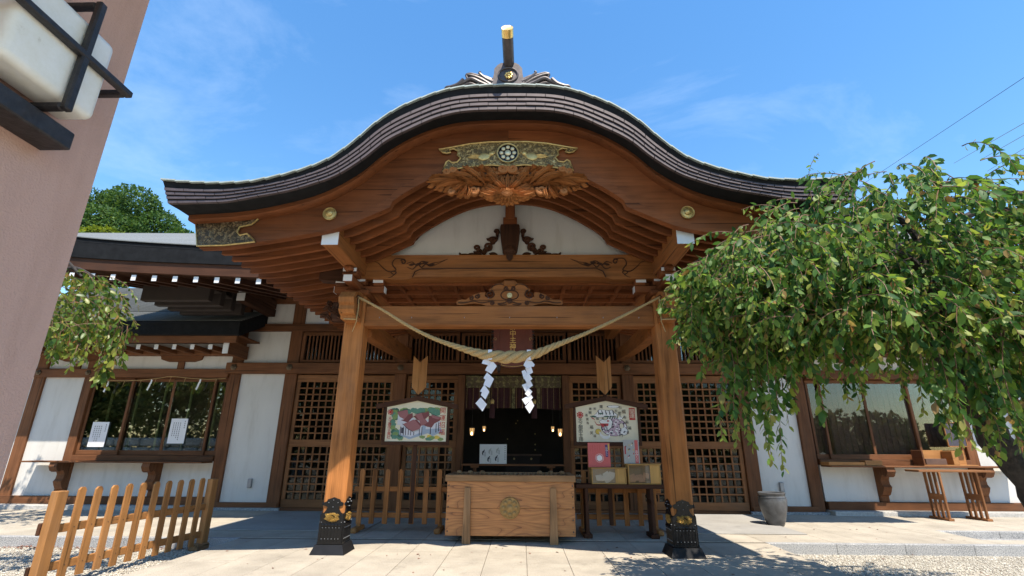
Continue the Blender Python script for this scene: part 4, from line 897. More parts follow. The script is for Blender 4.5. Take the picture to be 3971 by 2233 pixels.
# ---- beams between the pillars
tie = bar('tie_beam', -2.46, 2.46, 8.05, 8.28, 3.455, 3.815, 'tie', porch, c=.012)
MB().prism([(-2.46, 3.455), (-1.9, 3.455), (-1.82, 3.485), (1.82, 3.485), (1.9, 3.455), (2.46, 3.455), (2.46, 3.51), (-2.46, 3.51)], 8.035, 8.05).build('lower_lip', wd('tie', 'x'), tie)
for x in (-2.2, -1.65, -.75, .02, .82, 1.6, 2.2): MB().tube([(x, 8.045, 3.60), (x, 8.02, 3.595), (x, 8.02, 3.61)], .006, 5).build('hook', 'steel', tie)
Pk = [(-2.62, 4.30), (-2.2, 4.29), (-1.95, 4.275), (-1.80, 4.275), (-1.70, 4.30), (1.70, 4.30), (1.80, 4.275), (1.95, 4.275), (2.2, 4.29), (2.62, 4.30), (2.62, 4.735), (-2.62, 4.735)]
kor = MB().prism(Pk, 8.0, 8.26).build('rainbow_beam', wd('tie', 'x'), porch)
Pq = [(-1.66, 4.30), (-1.62, 4.40), (-1.50, 4.455), (1.50, 4.455), (1.62, 4.40), (1.66, 4.30)]
MB().prism(Pq, 7.955, 8.0).build('raised_band', wd('tie', 'x'), kor)
MB().prism([(x*.985, z-.045 if z > 4.31 else z) for x, z in Pq], 7.93, 7.955).build('raised_band', wd('tie', 'x'), kor)
MB().tube([(x, 7.955, z) for x, z in [(-1.67, 4.30), (-1.63, 4.41), (-1.51, 4.465), (1.51, 4.465), (1.63, 4.41), (1.67, 4.30)]], .011, 6).build('groove_shade_line', wd('dark', 'x'), kor)  # dark tube drawn in for the shade line above the raised band
for s in (-1, 1):                                            # incised swirl on the beam
    b = MB(); q = lambda x, z: (s*x, 7.992, z)
    b.tube([(s*x, y_, z) for x, y_, z in spiral(1.86, 4.60, .05, .018, 1.0, 0.5, 7.99, 18)], .012, 6)
    for P in ([(1.83, 4.65), (2.0, 4.66), (2.05, 4.56), (1.98, 4.45), (2.1, 4.42), (2.22, 4.50), (2.30, 4.58), (2.42, 4.63)], [(1.80, 4.57), (1.70, 4.60), (1.62, 4.53), (1.55, 4.60), (1.48, 4.61), (1.42, 4.55), (1.34, 4.58), (1.22, 4.60), (1.08, 4.655)], [(1.78, 4.50), (1.68, 4.47), (1.60, 4.55), (1.53, 4.50), (1.46, 4.56), (1.38, 4.52), (1.25, 4.565), (1.08, 4.655)], [(2.0, 4.36), (2.06, 4.40), (2.02, 4.43), (1.97, 4.40), (2.04, 4.33), (2.10, 4.31)]):
        pp = smoothcurve(P, 5); b.tube([q(x, z) for x, z in pp], [.010*(.4+.6*math.sin(math.pi*min(1, .1+i/len(pp)))) for i in range(len(pp))], 6)
    for x, z in ((1.70, 4.55), (1.58, 4.56), (1.47, 4.585), (1.36, 4.55)): b.leaf((s*(x+.06), z-.01), (s*(x-.06), z+.015), .045, .015, 7.998)
    b.build('swirl_carving', wd('dark', 'x'), kor, smooth=True)
# ---- white tympanum, vase post, scrolls
P = []
for x in np.linspace(-2.3, 2.3, 61):
    P.append((CX+x, interp(RB, abs(x))+.12))
MB().prism([(CX-2.3, 4.70)]+P+[(CX+2.3, 4.70)], 8.12, 8.2).build('gable_panel', 'plaster', porch)
vp_ = [(-.10, 4.735), (-.135, 4.85), (-.165, 5.05), (-.178, 5.22), (-.172, 5.29), (-.155, 5.32), (.155, 5.32), (.172, 5.29), (.178, 5.22), (.165, 5.05), (.135, 4.85), (.10, 4.735)]
vpost = MB().prism([(CX+x, z) for x, z in vp_], 7.98, 8.12).build('vase_post', wd('dark', 'z'), porch)
bar('strut_block', CX-.125, CX+.125, 8.0, 8.12, 5.325, 5.47, 'beam', vpost); bar('strut_block', CX-.085, CX+.085, 7.99, 8.13, 5.43, 5.74, 'beam', vpost); 
b = MB(); b.disc(CX, 4.80, .085, 7.95, 7.98, seg=18, bulge=.02, rz=.075); b.disc(CX, 4.70, .06, 7.945, 7.975, seg=16, bulge=.02, rz=.085)
for k in range(5): b.tube([(CX-.06+.01*k, 7.935, 4.735-.022*k), (CX, 7.925, 4.725-.022*k), (CX+.06-.01*k, 7.935, 4.735-.022*k)], .009, 5)
for q in (-1, 1): b.leaf((CX+q*.03, 4.79), (CX+q*.13, 4.765), .06, .03, 7.97); b.leaf((CX+q*.02, 4.83), (CX+q*.05, 4.89), .05, .03, 7.97)
b.build('tassel_carving', wd('dark', 'x'), vpost, smooth=True)
for s in (-1, 1):
    b = MB(); yc = 8.07
    for cx, cz, r, a0, dd in ((.25, 5.22, .045, -1.5, -1), (.40, 4.92, .075, -2.2, -1), (.60, 4.90, .055, -1.5, -1), (.30, 5.06, .05, -1, 1)):
        b.tube([(CX+s*x, y_, z) for x, y_, z in spiral(cx, cz, r, .012, 1.2, a0, yc, 22, dd)], [.028-.012*i/22 for i in range(23)], 8)
    for p, q, ww in (((.22, 5.10), (.25, 5.26), .06), ((.28, 5.02), (.22, 5.14), .07), ((.26, 5.12), (.42, 5.06), .07), ((.30, 5.05), (.43, 5.09), .06), ((.34, 4.98), (.26, 5.06), .08), ((.40, 4.84), (.32, 5.0), .09), ((.22, 4.78), (.38, 4.80), .07), ((.46, 4.78), (.42, 4.95), .09), ((.44, 4.78), (.58, 4.90), .07), ((.50, 4.77), (.66, 4.84), .07), ((.60, 4.77), (.74, 4.80), .055), ((.68, 4.765), (.90, 4.785), .045), ((.50, 4.76), (.72, 4.77), .05), ((.86, 4.76), (.915, 4.82), .04)):
        b.leaf((CX+s*p[0], p[1]), (CX+s*q[0], q[1]), ww, .05, yc+.04)
    b.build('scroll_carving', wd('dark', 'x'), porch, smooth=True)
# ---- frog-leg strut on the tie beam
P = [(0, 4.27), (.10, 4.27), (.13, 4.23), (.22, 4.225), (.30, 4.16), (.36, 4.11), (.35, 4.08), (.28, 4.09), (.25, 4.02), (.28, 3.965), (.37, 3.95), (.43, 3.99), (.42, 4.06), (.50, 4.06), (.56, 4.04), (.62, 4.02), (.69, 3.97), (.76, 3.925), (.83, 3.935), (.90, 3.91), (.92, 3.87), (.90, 3.835), (.80, 3.835), (.70, 3.855), (.60, 3.865), (.48, 3.845), (.40, 3.82), (.22, 3.82), (.10, 3.82), (0, 3.82)]
out_ = [(CX-x, z) for x, z in reversed(P[1:-1])]; fl = MB().prism([(CX+x, z) for x, z in P]+[(CX-x, z) for x, z in reversed(P[1:-1])], 8.06, 8.16).build('frog_leg_strut', wd('tie', 'x'), porch)
b = MB()
for s in (-1, 1):
    for cx, cz, r in ((.345, 4.02, .085), (.56, 3.985, .045), (.66, 3.955, .035), (.30, 3.865, .035), (.07, 4.13, .035)): b.tube([(CX+s*x, y_, z) for x, y_, z in spiral(cx, cz, r, .012, 1.35, 1.8, 8.052, 22)], .012, 6)
    for Q in ([(.02, 4.10), (.12, 4.20), (.24, 4.20), (.33, 4.13)], [(.0, 4.09), (.10, 4.08), (.15, 4.02), (.12, 3.95), (.03, 3.93)], [(.02, 3.90), (.12, 3.86), (.20, 3.85), (.14, 3.83), (.05, 3.84)], [(.30, 3.90), (.48, 3.87), (.62, 3.90), (.78, 3.87), (.88, 3.875)]):
        b.tube([(CX+s*x, 8.055, z) for x, z in smoothcurve(Q, 5)], .010, 6)
b.disc(CX, 3.905, .05, 8.04, 8.06, seg=16, bulge=.015)
b.build('strut_carving', wd('dark', 'x'), fl, smooth=True)
b = MB().disc(CX, 4.0, .047, 8.035, 8.06, seg=20)
b.build('crest_ground', 'brass', fl)
b = MB().disc(CX, 4.0, .016, 8.025, 8.035, seg=10, bulge=.005)
for k in range(8): b.disc(CX+.031*math.cos(k*math.pi/4), 4.0+.031*math.sin(k*math.pi/4), .010, 8.027, 8.035, seg=8, bulge=.005)
b.build('crest', 'pale_gold', fl)
bar('cap_block', CX-.105, CX+.105, 8.02, 8.2, 4.17, 4.275, 'tie', fl, c=.015)
# ---- coffered ceiling
for i in range(10):
    x0 = -2.5+i*.5
    for j in range(5): bar('ceiling_panel', x0+.03, x0+.47, 8.33+j*.54, 8.33+j*.54+.48, 4.345, 4.36, 'beam', porch, c=0)
for i in range(11): bar('ceiling_batten', -2.535+i*.5, -2.465+i*.5, 8.27, 11.03, 4.27, 4.345, 'beam', porch)
for j in range(6): bar('ceiling_batten', -2.5, 2.5, 8.27+j*.54, 8.335+j*.54, 4.262, 4.345, 'beam', porch)
# ================================================================== offering box
ob = thing('offering_box', 'large wooden offering box with round gilt crest on its front', 'box', (0.02, 9.5, 0))
def boxgrain(name):
    m, t, b, out = newmat(name)
    tc = N(t, 'ShaderNodeTexCoord'); mp = N(t, 'ShaderNodeMapping'); mp.inputs['Scale'].default_value = (0.55, 1, 2.1); t.links.new(tc.outputs['Object'], mp.inputs[0])
    n0 = N(t, 'ShaderNodeTexNoise'); n0.inputs['Scale'].default_value = 1.25; n0.inputs['Detail'].default_value = 1.5; t.links.new(mp.outputs[0], n0.inputs[0])
    mu = N(t, 'ShaderNodeMath', operation='MULTIPLY'); mu.inputs[1].default_value = 17; t.links.new(n0.outputs[0], mu.inputs[0])
    fr = N(t, 'ShaderNodeMath', operation='FRACT'); t.links.new(mu.outputs[0], fr.inputs[0])
    n1 = N(t, 'ShaderNodeTexNoise'); n1.inputs['Scale'].default_value = 40; n1.inputs['Detail'].default_value = 3
    mp2 = N(t, 'ShaderNodeMapping'); mp2.inputs['Scale'].default_value = (0.08, 1, 1); t.links.new(tc.outputs['Object'], mp2.inputs[0]); t.links.new(mp2.outputs[0], n1.inputs[0])
    rp = ramp(t, [(0.0, (0.155, 0.055, 0.02)), (0.10, (0.42, 0.175, 0.056)), (0.6, (0.48, 0.21, 0.068)), (1.0, (0.38, 0.155, 0.050))]); t.links.new(fr.outputs[0], rp.inputs[0])
    rp2 = ramp(t, [(0.3, (0.72, 0.72, 0.72)), (0.7, (1.1, 1.1, 1.1))]); t.links.new(n1.outputs[0], rp2.inputs[0])
    mx = N(t, 'ShaderNodeMixRGB', blend_type='MULTIPLY'); mx.inputs[0].default_value = 1; t.links.new(rp.outputs[0], mx.inputs[1]); t.links.new(rp2.outputs[0], mx.inputs[2])
    t.links.new(mx.outputs[0], b.inputs['Base Color']); b.inputs['Roughness'].default_value = 0.6; bump(t, b, fr.outputs[0], .2, .004); return m
boxgrain('box_grain')
bar('front_board', -1.05, 1.11, 8.95, 9.0, .535, .95, 'box_grain', ob, c=.004); bar('front_board', -1.055, 1.115, 8.952, 9.0, .112, .531, 'box_grain', ob, c=.004)
for x0, x1 in ((-1.05, -1.0), (1.06, 1.11)): bar('side_board', x0, x1, 9.0, 9.95, .115, .95, 'box', ob)
bar('back_board', -1.0, 1.06, 9.9, 9.95, .115, .95, 'box', ob); bar('bottom_board', -1.0, 1.06, 9.0, 9.9, .115, .15, 'box', ob)
bar('top_rail', -1.085, 1.14, 8.925, 9.03, .95, 1.06, 'grey', ob, c=.008); bar('top_rail', -1.085, 1.14, 9.88, 9.98, .95, 1.06, 'grey', ob, c=.008)
for x0, x1 in ((-1.085, -.98), (1.035, 1.14)): bar('top_rail', x0, x1, 9.03, 9.88, .95, 1.06, 'grey', ob)
for i in range(24):
    x = -.95+i*.0845; bar('grille_slat', x-.018, x+.018, 9.03, 9.88, 1.0, 1.055, 'grey', ob, c=.008)
for x in (-.92, -.72, -.50, .55, .75, .95):
    MB().lathe([(.045, 1.055), (.05, 1.075), (.035, 1.10), (.0, 1.108)], x, 9.55, 12).build('knob', wd('grey', 'x'), ob, smooth=True)
for x0, x1 in ((-.745, -.645), (.70, .80)):
    v = []
    for z, k in ((0.0, 1.35), (.855, 1.0)): v += [((x0+x1)/2+q*.05*k, y, z) for q, y in ((-1, 8.87+.03*(z > 0)), (1, 8.87+.03*(z > 0)), (1, 8.95), (-1, 8.95))]
    MB().add(v, [(3, 2, 1, 0), (4, 5, 6, 7)]+[(i, (i+1) % 4, 4+(i+1) % 4, 4+i) for i in range(4)]).build('leg', wd('grey', 'z'), ob)
    bar('leg', x0-.01, x1+.01, 9.95, 10.03, 0, .85, 'grey', ob)
for x in (-1.02, 1.08):
    for z in (.18, .36, .55, .72, .89): MB().disc(x, z, .012, 8.94, 8.955, seg=8, bulge=.006).build('nail', 'bronze', ob)
ce = MB().disc(.022, .54, .165, 8.935, 8.955, seg=36, bulge=.006).build('crest_disc', 'crest_bronze', ob)
b = MB().disc(.022, .54, .055, 8.915, 8.94, seg=20, bulge=.012)
for k in range(8): b.disc(.022+.108*math.cos(k*math.pi/4), .54+.108*math.sin(k*math.pi/4), .035, 8.918, 8.94, seg=16, bulge=.012)
b.build('crest', 'crest_bronze', ce)
MB().tube([(.022+.160*math.cos(a), 8.935, .54+.160*math.sin(a)) for a in np.linspace(0, 6.283, 37)[:-1]], .011, 6, closed=True).build('crest_rim', 'crest_bronze', ce, smooth=True)

# ================================================================== picket fences flanking the box
def picket(parent, cx, y, z0, z1, w_, kind, dx=(1, 0)):
    P = [(-w_/2, z0), (w_/2, z0), (w_/2, z1-.035), (w_*.22, z1), (-w_*.22, z1), (-w_/2, z1-.035)]
    return P
def small_fence(xs, label, x0, x1):
    f = thing('picket_fence', label, 'fence', ((x0+x1)/2, 10.0, 0), 'low fences beside the offering box')
    ref = None
    for x in xs:
        if ref is None: ref = MB().prism(picket(None, 0, 0, .14, 1.10, .09, 0), -.015, .015).build('picket', wd('pillar', 'z'), f); src = ref; zc = WL[ref.name].z; ref.location = Vector((x, 10.0, zc))-WL[f.name]; WL[ref.name] = Vector((x, 10.0, zc))
        else: copy_part(ref, f, (x, 10.0, zc), 'picket')
    for z0, z1 in ((.70, .785), (.24, .33)): bar('rail', x0, x1, 10.02, 10.06, z0, z1, 'pillar', f)
    for x in (x0+.12, x1-.12): bar('foot', x-.06, x+.06, 9.78, 10.32, 0, .09, 'fence', f, c=.02); bar('post', x-.035, x+.035, 10.06, 10.12, .06, .8, 'fence', f)
    return f
small_fence([-2.84, -2.60, -2.35, -2.10, -1.85, -1.60, -1.35], 'low wooden picket fence left of the offering box', -2.98, -1.2)
small_fence([1.40, 1.66, 1.92, 2.18, 2.44, 2.70], 'low wooden picket fence behind the fortune table', 1.25, 2.85)

# ================================================================== votive picture boards
def ema(cx, label, dz=0.0):
    e = thing('votive_board', label, 'picture board', (cx, 9.94, 0))
    x0, x1 = cx-.60, cx+.60; zb, zs, za = 1.61+dz, 2.26+dz, 2.385+dz; Y = 9.93
    board = MB().prism([(x0, zb), (x1, zb), (x1, zs), (cx, za), (x0, zs)], Y, Y+.02).build('picture_panel', 'cream', e)
    bar('frame_side', x0-.055, x0, Y-.02, Y+.04, zb-.06, zs, 'dark', e); bar('frame_side', x1, x1+.055, Y-.02, Y+.04, zb-.06, zs, 'dark', e); bar('frame_bottom', x0-.055, x1+.055, Y-.021, Y+.041, zb-.07, zb, 'dark', e)
    for s in (-1, 1):
        P = [(cx, za), (cx, za+.085), (cx+s*.81, zs+.055), (cx+s*.81, zs-.035)]
        MB().prism(P, Y-.045, Y+.06).build('gable_strip', wd('dark', 'x'), e)
    bar('stake', cx-.038, cx+.038, Y+.04, Y+.07, .15, 3.0+dz, 'dark', e)
    for s in (-1, 1):                                        # arrow-feather board, two mirrored halves
        P = [(cx, 2.50+dz), (cx+s*.145, 2.66+dz), (cx+s*.145, 3.295+dz), (cx, 3.15+dz)]
        q = MB().prism(P, -.012, .012); y_ = Y+.0
        MB().add([(x, y_+y+.035*abs(x-cx)/.145*(1), z) for x, y, z in q.v], q.f).build('feather_board', wd('pale' if False else 'fence', 'z'), e)
    return e, board, Y, cx
def flat(parent, poly, mat, y, name='print', th=.0008):
    return MB().prism(poly, y-th, y).build(name, mat, parent)
for nm, c in (('p_green', (0.10, 0.24, 0.17)), ('p_green2', (0.20, 0.30, 0.10)), ('p_roof', (0.20, 0.055, 0.055)), ('p_roof2', (0.33, 0.13, 0.13)), ('p_wall', (0.62, 0.62, 0.66)), ('p_blue', (0.33, 0.40, 0.50)), ('p_white', (0.78, 0.78, 0.76)), ('p_pink', (0.50, 0.36, 0.43)), ('p_yellow', (0.68, 0.48, 0.08)), ('p_red', (0.48, 0.05, 0.05)), ('p_dgreen', (0.05, 0.13, 0.09)), ('p_purple', (0.08, 0.04, 0.16)), ('p_grey', (0.42, 0.42, 0.40)), ('p_lightred', (0.60, 0.13, 0.12)), ('p_dark', (0.05, 0.045, 0.06))):
    plain(nm, c, 0.65, noise=0.22 if 'green' in nm else 0.08, scale=40, bmp=0)
# left: aerial picture of the shrine
e, bd, Y, cx = ema(-1.853, 'votive picture board painted with a red-roofed shrine, left of the box')
def UV(u, v): return (cx-.60+u*1.2, 1.61+v*.77)
def pl(pts, mat, k, par=bd): flat(par, [UV(u, v) for u, v in pts], mat, Y-.0012*k, 'painted_shape')
def blob(u, v, ru, rv, mat, k, n=18, j=.18):
    pl([(u+ru*math.cos(a)*(1+random.uniform(-j, j)), v+rv*math.sin(a)*(1+random.uniform(-j, j))) for a in np.linspace(0, 6.283, n)[:-1]], mat, k)
for k in range(26): blob(random.uniform(.12, .86), random.uniform(.72, .82)-.12*abs(random.random()-.5), .07, .06, random.choice(['p_green', 'p_green', 'p_dgreen', 'p_green2']), 1+k*.03)
for k in range(12): blob(random.uniform(.10, .17), random.uniform(.10, .70), .045, .07, random.choice(['p_green', 'p_green2', 'p_dgreen']), 1.9+k*.03)
for k in range(10): blob(random.uniform(.14, .27), random.uniform(.06, .22), .05, .05, random.choice(['p_green', 'p_dgreen', 'p_green2']), 2.3+k*.03)
for k in range(14): blob(random.uniform(.58, .95), random.uniform(.05, .13)+.18*(k % 3 == 0), .05, .04, random.choice(['p_green2', 'p_green', 'p_yellow']), 2.3+k*.03)
pl([(.23, .16), (.40, .05), (.58, .14), (.70, .20), (.78, .13), (.93, .24), (.90, .36), (.6, .45), (.23, .30)], 'p_blue', 3)
pl([(.24, .18), (.24, .50), (.42, .60), (.60, .45), (.60, .22), (.55, .20), (.42, .11)], 'p_wall', 4)
pl([(.19, .40), (.19, .68), (.28, .72), (.30, .40)], 'p_wall', 4.2); pl([(.66, .30), (.66, .55), (.90, .50), (.90, .32)], 'p_wall', 3.6)
for u in (.25, .30, .335, .38, .42, .47, .56, .60): pl([(u-.006, .15), (u+.006, .15), (u+.006, .36), (u-.006, .36)], 'p_dark', 5)
for u, v in ((.74, .18), (.83, .22), (.87, .25)): pl([(u-.008, v), (u+.008, v), (u+.006, v+.22), (u-.006, v+.22)], 'p_dark', 5)
pl([(.26, .20), (.30, .19), (.30, .33), (.26, .34)], 'p_dark', 5.1); pl([(.44, .22), (.55, .26), (.55, .34), (.44, .31)], 'p_grey', 5.1)
for pts, m in (([(.17, .72), (.34, .78), (.36, .66), (.30, .54), (.22, .60)], 'p_roof2'), ([(.30, .54), (.36, .66), (.43, .70), (.44, .60), (.36, .46), (.24, .52)], 'p_roof'), ([(.44, .62), (.58, .68), (.70, .74), (.70, .62), (.60, .50), (.52, .52)], 'p_roof'), ([(.47, .66), (.58, .70), (.66, .52), (.72, .42), (.58, .38), (.55, .50)], 'p_roof2'), ([(.58, .70), (.70, .72), (.66, .56), (.62, .55)], 'p_roof'), ([(.28, .42), (.46, .54), (.58, .36), (.56, .30), (.44, .24), (.36, .30)], 'p_roof2'), ([(.44, .50), (.48, .40), (.58, .36), (.58, .42), (.50, .54)], 'p_roof'), ([(.70, .64), (.90, .58), (.88, .50), (.80, .44), (.76, .34), (.68, .36), (.62, .40), (.70, .48)], 'p_roof'), ([(.74, .66), (.90, .58), (.86, .54), (.76, .58)], 'p_roof2')):
    pl(pts, m, 6+.2*random.random())
for a, c in (((.17, .725), (.34, .785)), ((.45, .66), (.70, .745)), ((.27, .425), (.38, .29)), ((.38, .29), (.45, .235)), ((.36, .52), (.46, .60)), ((.74, .665), (.90, .585))):
    d = ((c[0]-a[0])*.0+.004, .010); pl([(a[0], a[1]), (c[0], c[1]), (c[0]+d[0], c[1]+d[1]), (a[0]+d[0], a[1]+d[1])], 'p_dark', 7)
for z, ch in zip((2.19, 2.05, 1.915, 1.78), '開運招福'):
    text(ch, .125, 'p_white', (cx+.515, Y-.006, z), bd, vertical=False, bold=.006); text(ch, .125, 'red_ink', (cx+.515, Y-.009, z), bd, vertical=False, bold=.002)
text('天之御中主神社', .072, 'red_ink', (cx-.525, Y-.008, 1.86), bd, line=.82, bold=.001)
b = MB().disc(cx-.525, 2.165, .028, Y-.009, Y-.007, seg=14)
for k in range(8): b.disc(cx-.525+.045*math.cos(k*math.pi/4), 2.165+.045*math.sin(k*math.pi/4), .014, Y-.009, Y-.007, seg=9)
b.build('print_crest', 'red_ink', bd)
# right: dragon and mountain
e, bd, Y, cx = ema(1.885, 'cream votive picture board with dragon and snowy mountain, above the table', .01)
def blobR(u, v, ru, rv, mat, k, n=18, j=.0, par=None): pl([(u+ru*math.cos(a)*(1+random.uniform(-j, j)), v+rv*math.sin(a)*(1+random.uniform(-j, j))) for a in np.linspace(0, 6.283, n)[:-1]], mat, k, bd)
def plR(pts, mat, k): pl(pts, mat, k, bd)
plR([(.245, .60), (.33, .70), (.38, .80), (.47, .80), (.52, .78), (.60, .80), (.66, .70), (.705, .66), (.60, .62), (.40, .61)], 'ink', 1); plR([(.255, .605), (.335, .70), (.385, .793), (.47, .792), (.52, .772), (.595, .79), (.655, .695), (.69, .66), (.60, .627), (.40, .617)], 'p_white', 1.5)
for u in (.36, .42, .48, .54, .60): plR([(u, .785), (u+.008, .785), (u+.03, .70), (u+.015, .66)], 'ink', 1.8)
for u in (.29, .50, .56): blobR(u, .628, .05, .018, 'p_dgreen', 1.9, j=.25)
blobR(.41, .70, .025, .025, 'p_dgreen', 1.9, j=.3)
blobR(.62, .875, .105, .035, 'ink', 1, j=.1); blobR(.62, .875, .098, .029, 'p_white', 1.5, j=.1)
# dragon body
blobR(.615, .37, .215, .225, 'ink', 2); blobR(.615, .37, .205, .215, 'p_pink', 2.4); blobR(.735, .40, .036, .075, 'ink', 2.6); blobR(.735, .40, .03, .066, 'cream', 2.8)
blobR(.77, .27, .07, .10, 'ink', 2.6); blobR(.77, .27, .062, .09, 'p_white', 2.8)
for k in range(130):
    a = random.uniform(0, 6.28); r_ = math.sqrt(random.random()); u, v = .615+.20*r_*math.cos(a), .37+.205*r_*math.sin(a)
    if ((u-.735)/.04)**2+((v-.40)/.085)**2 < 1: continue
    blobR(u, v, .0125, .017, random.choice(['p_white', 'p_white', 'p_pink', 'p_dark']), 3+.01*(k % 60), n=8)
plR([(.37, .50), (.41, .57), (.47, .55), (.56, .60), (.60, .50), (.58, .36), (.52, .28), (.46, .30), (.44, .40)], 'ink', 4); plR([(.378, .50), (.412, .56), (.47, .54), (.555, .585), (.59, .50), (.57, .37), (.52, .295), (.468, .31), (.45, .40)], 'p_white', 4.3)
plR([(.39, .46), (.53, .46), (.52, .40), (.42, .37)], 'p_red', 4.6); blobR(.405, .535, .018, .028, 'p_white', 4.7); blobR(.405, .535, .007, .012, 'ink', 4.9); blobR(.52, .52, .02, .02, 'p_red', 4.7)
for k in range(9): plR([(.50+.02*k, .58+.01*(k % 2)), (.515+.02*k, .57), (.545+.018*k, .64+.02*(k % 3))], 'p_white' if k % 2 else 'ink', 4.4)
plR([(.66, .58), (.70, .60), (.72, .69), (.74, .60), (.80, .66), (.76, .57), (.70, .54)], 'ink', 4.2); plR([(.67, .585), (.70, .60), (.72, .665), (.735, .60), (.78, .64), (.75, .57), (.70, .55)], 'p_white', 4.4)
for k in range(12): plR([(.44+.006*k, .44-.018*k), (.45+.006*k, .45-.018*k), (.50+.004*k, .42-.016*k)], 'ink', 5)
tong = smoothcurve([(.40, .42), (.34, .43), (.31, .50), (.30, .56), (.255, .60)], 6); plR([(u, v+.012) for u, v in tong]+[(u, v-.014) for u, v in reversed(tong)], 'p_red', 4.8)
blobR(.355, .26, .048, .070, 'ink', 4); blobR(.355, .26, .044, .064, 'p_yellow', 4.3)
arm = smoothcurve([(.38, .20), (.43, .13), (.50, .12), (.54, .17)], 5); plR([(u, v+.035) for u, v in arm]+[(u, v-.035) for u, v in reversed(arm)], 'p_white', 4.2)
for k in range(3): plR([(.38, .19+.01*k), (.395, .21+.02*k), (.36+.02*k, .27)], 'p_white', 4.6)
text('天之御中主神社', .092, 'ink', (cx-.515, Y-.008, 1.80), bd, line=.80, bold=.002)
b = MB().disc(cx-.515, 2.125, .032, Y-.009, Y-.007, seg=14)
for k in range(8): b.disc(cx-.515+.05*math.cos(k*math.pi/4+.39), 2.125+.05*math.sin(k*math.pi/4+.39), .016, Y-.009, Y-.007, seg=9)
b.build('print_crest', 'red_ink', bd)
flat(bd, [(cx+.445, 2.03), (cx+.56, 2.03), (cx+.56, 2.26), (cx+.445, 2.26)], 'red_ink', Y-.004); text('開運', .105, 'cream', (cx+.502, Y-.007, 2.145), bd, line=.78, bold=.001)
for ch, u, v, s_ in (('運', .42, .865, .062), ('祝', .315, .815, .05), ('寿', .24, .81, .05), ('開', .235, .715, .055), ('喜', .175, .655, .05), ('賀', .185, .555, .05), ('寿', .19, .46, .05), ('福', .25, .36, .065), ('笑', .245, .22, .06), ('福', .295, .15, .05), ('福', .35, .57, .05), ('寿', .44, .575, .04), ('日', .735, .845, .05), ('祝', .66, .765, .05), ('開', .715, .705, .058), ('福', .785, .745, .075), ('寿', .80, .60, .05), ('新', .83, .485, .06), ('福', .865, .345, .06), ('喜', .83, .235, .05), ('門', .72, .165, .058), ('笑', .62, .62, .045)):
    q = UV(u, v); text(ch, s_*1.15, 'ink', (q[0], Y-.0085, q[1]), bd, vertical=False, bold=.001, rz=0)

# ================================================================== fortune table with boxes and signs
tb = thing('table', 'dark wooden table with slatted trestles right of the offering box', 'table', (2, 9.75, 0))
bar('table_top', 1.2, 2.79, 9.53, 10.0 if False else 9.90, .81, .88, 'dark', tb, c=.006)
for x in (1.39, 2.56):
    bar('foot', x-.075, x+.075, 9.5, 9.90, 0, .07, 'dark', tb, c=.01)
    for y in (9.54, 9.63, 9.72, 9.81): bar('leg_slat', x-.03, x+.03, y, y+.035, .07, .81, 'dark', tb, c=.004)
    bar('stretcher', x-.03, x+.03, 9.53, 9.86, .55, .62, 'dark', tb)
def frt_box(x0, x1, z1, label, papers):
    bx_ = thing('fortune_box', label, 'box', ((x0+x1)/2, 9.7, .88), 'wooden fortune slip boxes')
    y0, y1, z0 = 9.57, 9.86, .882; xm = x0+(x1-x0)*.68
    bar('bottom', x0, x1, y0, y1, z0, z0+.022, 'pale', bx_); bar('back', x0, x1, y1-.015, y1, z0+.022, z1, 'pale', bx_); bar('side', x0, x0+.022, y0, y1-.015, z0+.022, z1, 'pale', bx_); bar('side', x1-.022, x1, y0, y1-.015, z0+.022, z1, 'pale', bx_)
    bar('lid', x0-.012, x1+.012, y0-.01, y1, z1, z1+.022, 'pale', bx_); bar('front_board', xm, x1-.022, y0+.002, y0+.02, z0+.022, z1, 'pale', bx_)
    bar('front_pane', x0+.022, xm, y0+.006, y0+.010, z0+.022, z1, 'clear_plastic', bx_, c=0)
    b = MB()
    for i in range(9):
        x = random.uniform(x0+.07, xm-.05); z = z0+.03+random.uniform(0, .10); a = random.uniform(-.7, .7); h = .055
        q = [(-h, 0), (h, 0), (h, .09), (-h, .09)]; b.add([(x+u*math.cos(a)-v*math.sin(a), y0+.025+.004*i+v*.12, z+u*math.sin(a)+v*math.cos(a)) for u, v in q], [(0, 1, 2, 3)])
    b.build('paper_slips', papers, bx_)
    bar('added_pale_backing', x0+.022, x1-.022, y0+.07, y0+.075, z0+.022, z1, 'backing_tone', bx_, c=0)  # pale board added so the shaded box interior reads lighter
plain('backing_tone', (0.36, 0.27, 0.17), 0.8, noise=.1, bmp=0); plain('slip_pale', (0.62, 0.55, 0.45), 0.7, noise=.1, bmp=0); plain('slip_orange', (0.60, 0.36, 0.22), 0.7, noise=.2, bmp=0)
frt_box(1.50, 2.13, 1.145, 'lower wooden fortune box with clear front under the red sign', 'slip_pale')
frt_box(2.165, 2.755, 1.21, 'taller wooden fortune box holding orange slips under the striped sign', 'slip_orange')
sg = thing('fortune_sign', 'red fortune sign with white burst standing on the lower box', 'sign', (1.67, 9.66, 1.17))
P = bar('sign_panel', 1.46, 1.872, 9.66, 9.668, 1.169, 1.60, 'p_lightred', sg, c=.002); ys = 9.658
flat(P, [(1.49, 1.20), (1.80, 1.20), (1.80, 1.42), (1.62, 1.47), (1.49, 1.44)], 'sign_pink', ys) if False else None
b = MB()
for k in range(12): b.leaf((1.67, 1.33), (1.67+.065*math.cos(k*.5236), 1.33+.065*math.sin(k*.5236)), .026, .001, ys)
b.build('burst', 'p_white', P); MB().tube([(1.67+.075*math.cos(a), ys, 1.33+.075*math.sin(a)) for a in np.linspace(0, 6.28, 25)[:-1]], .003, 4, closed=True).build('ring', 'p_white', P)
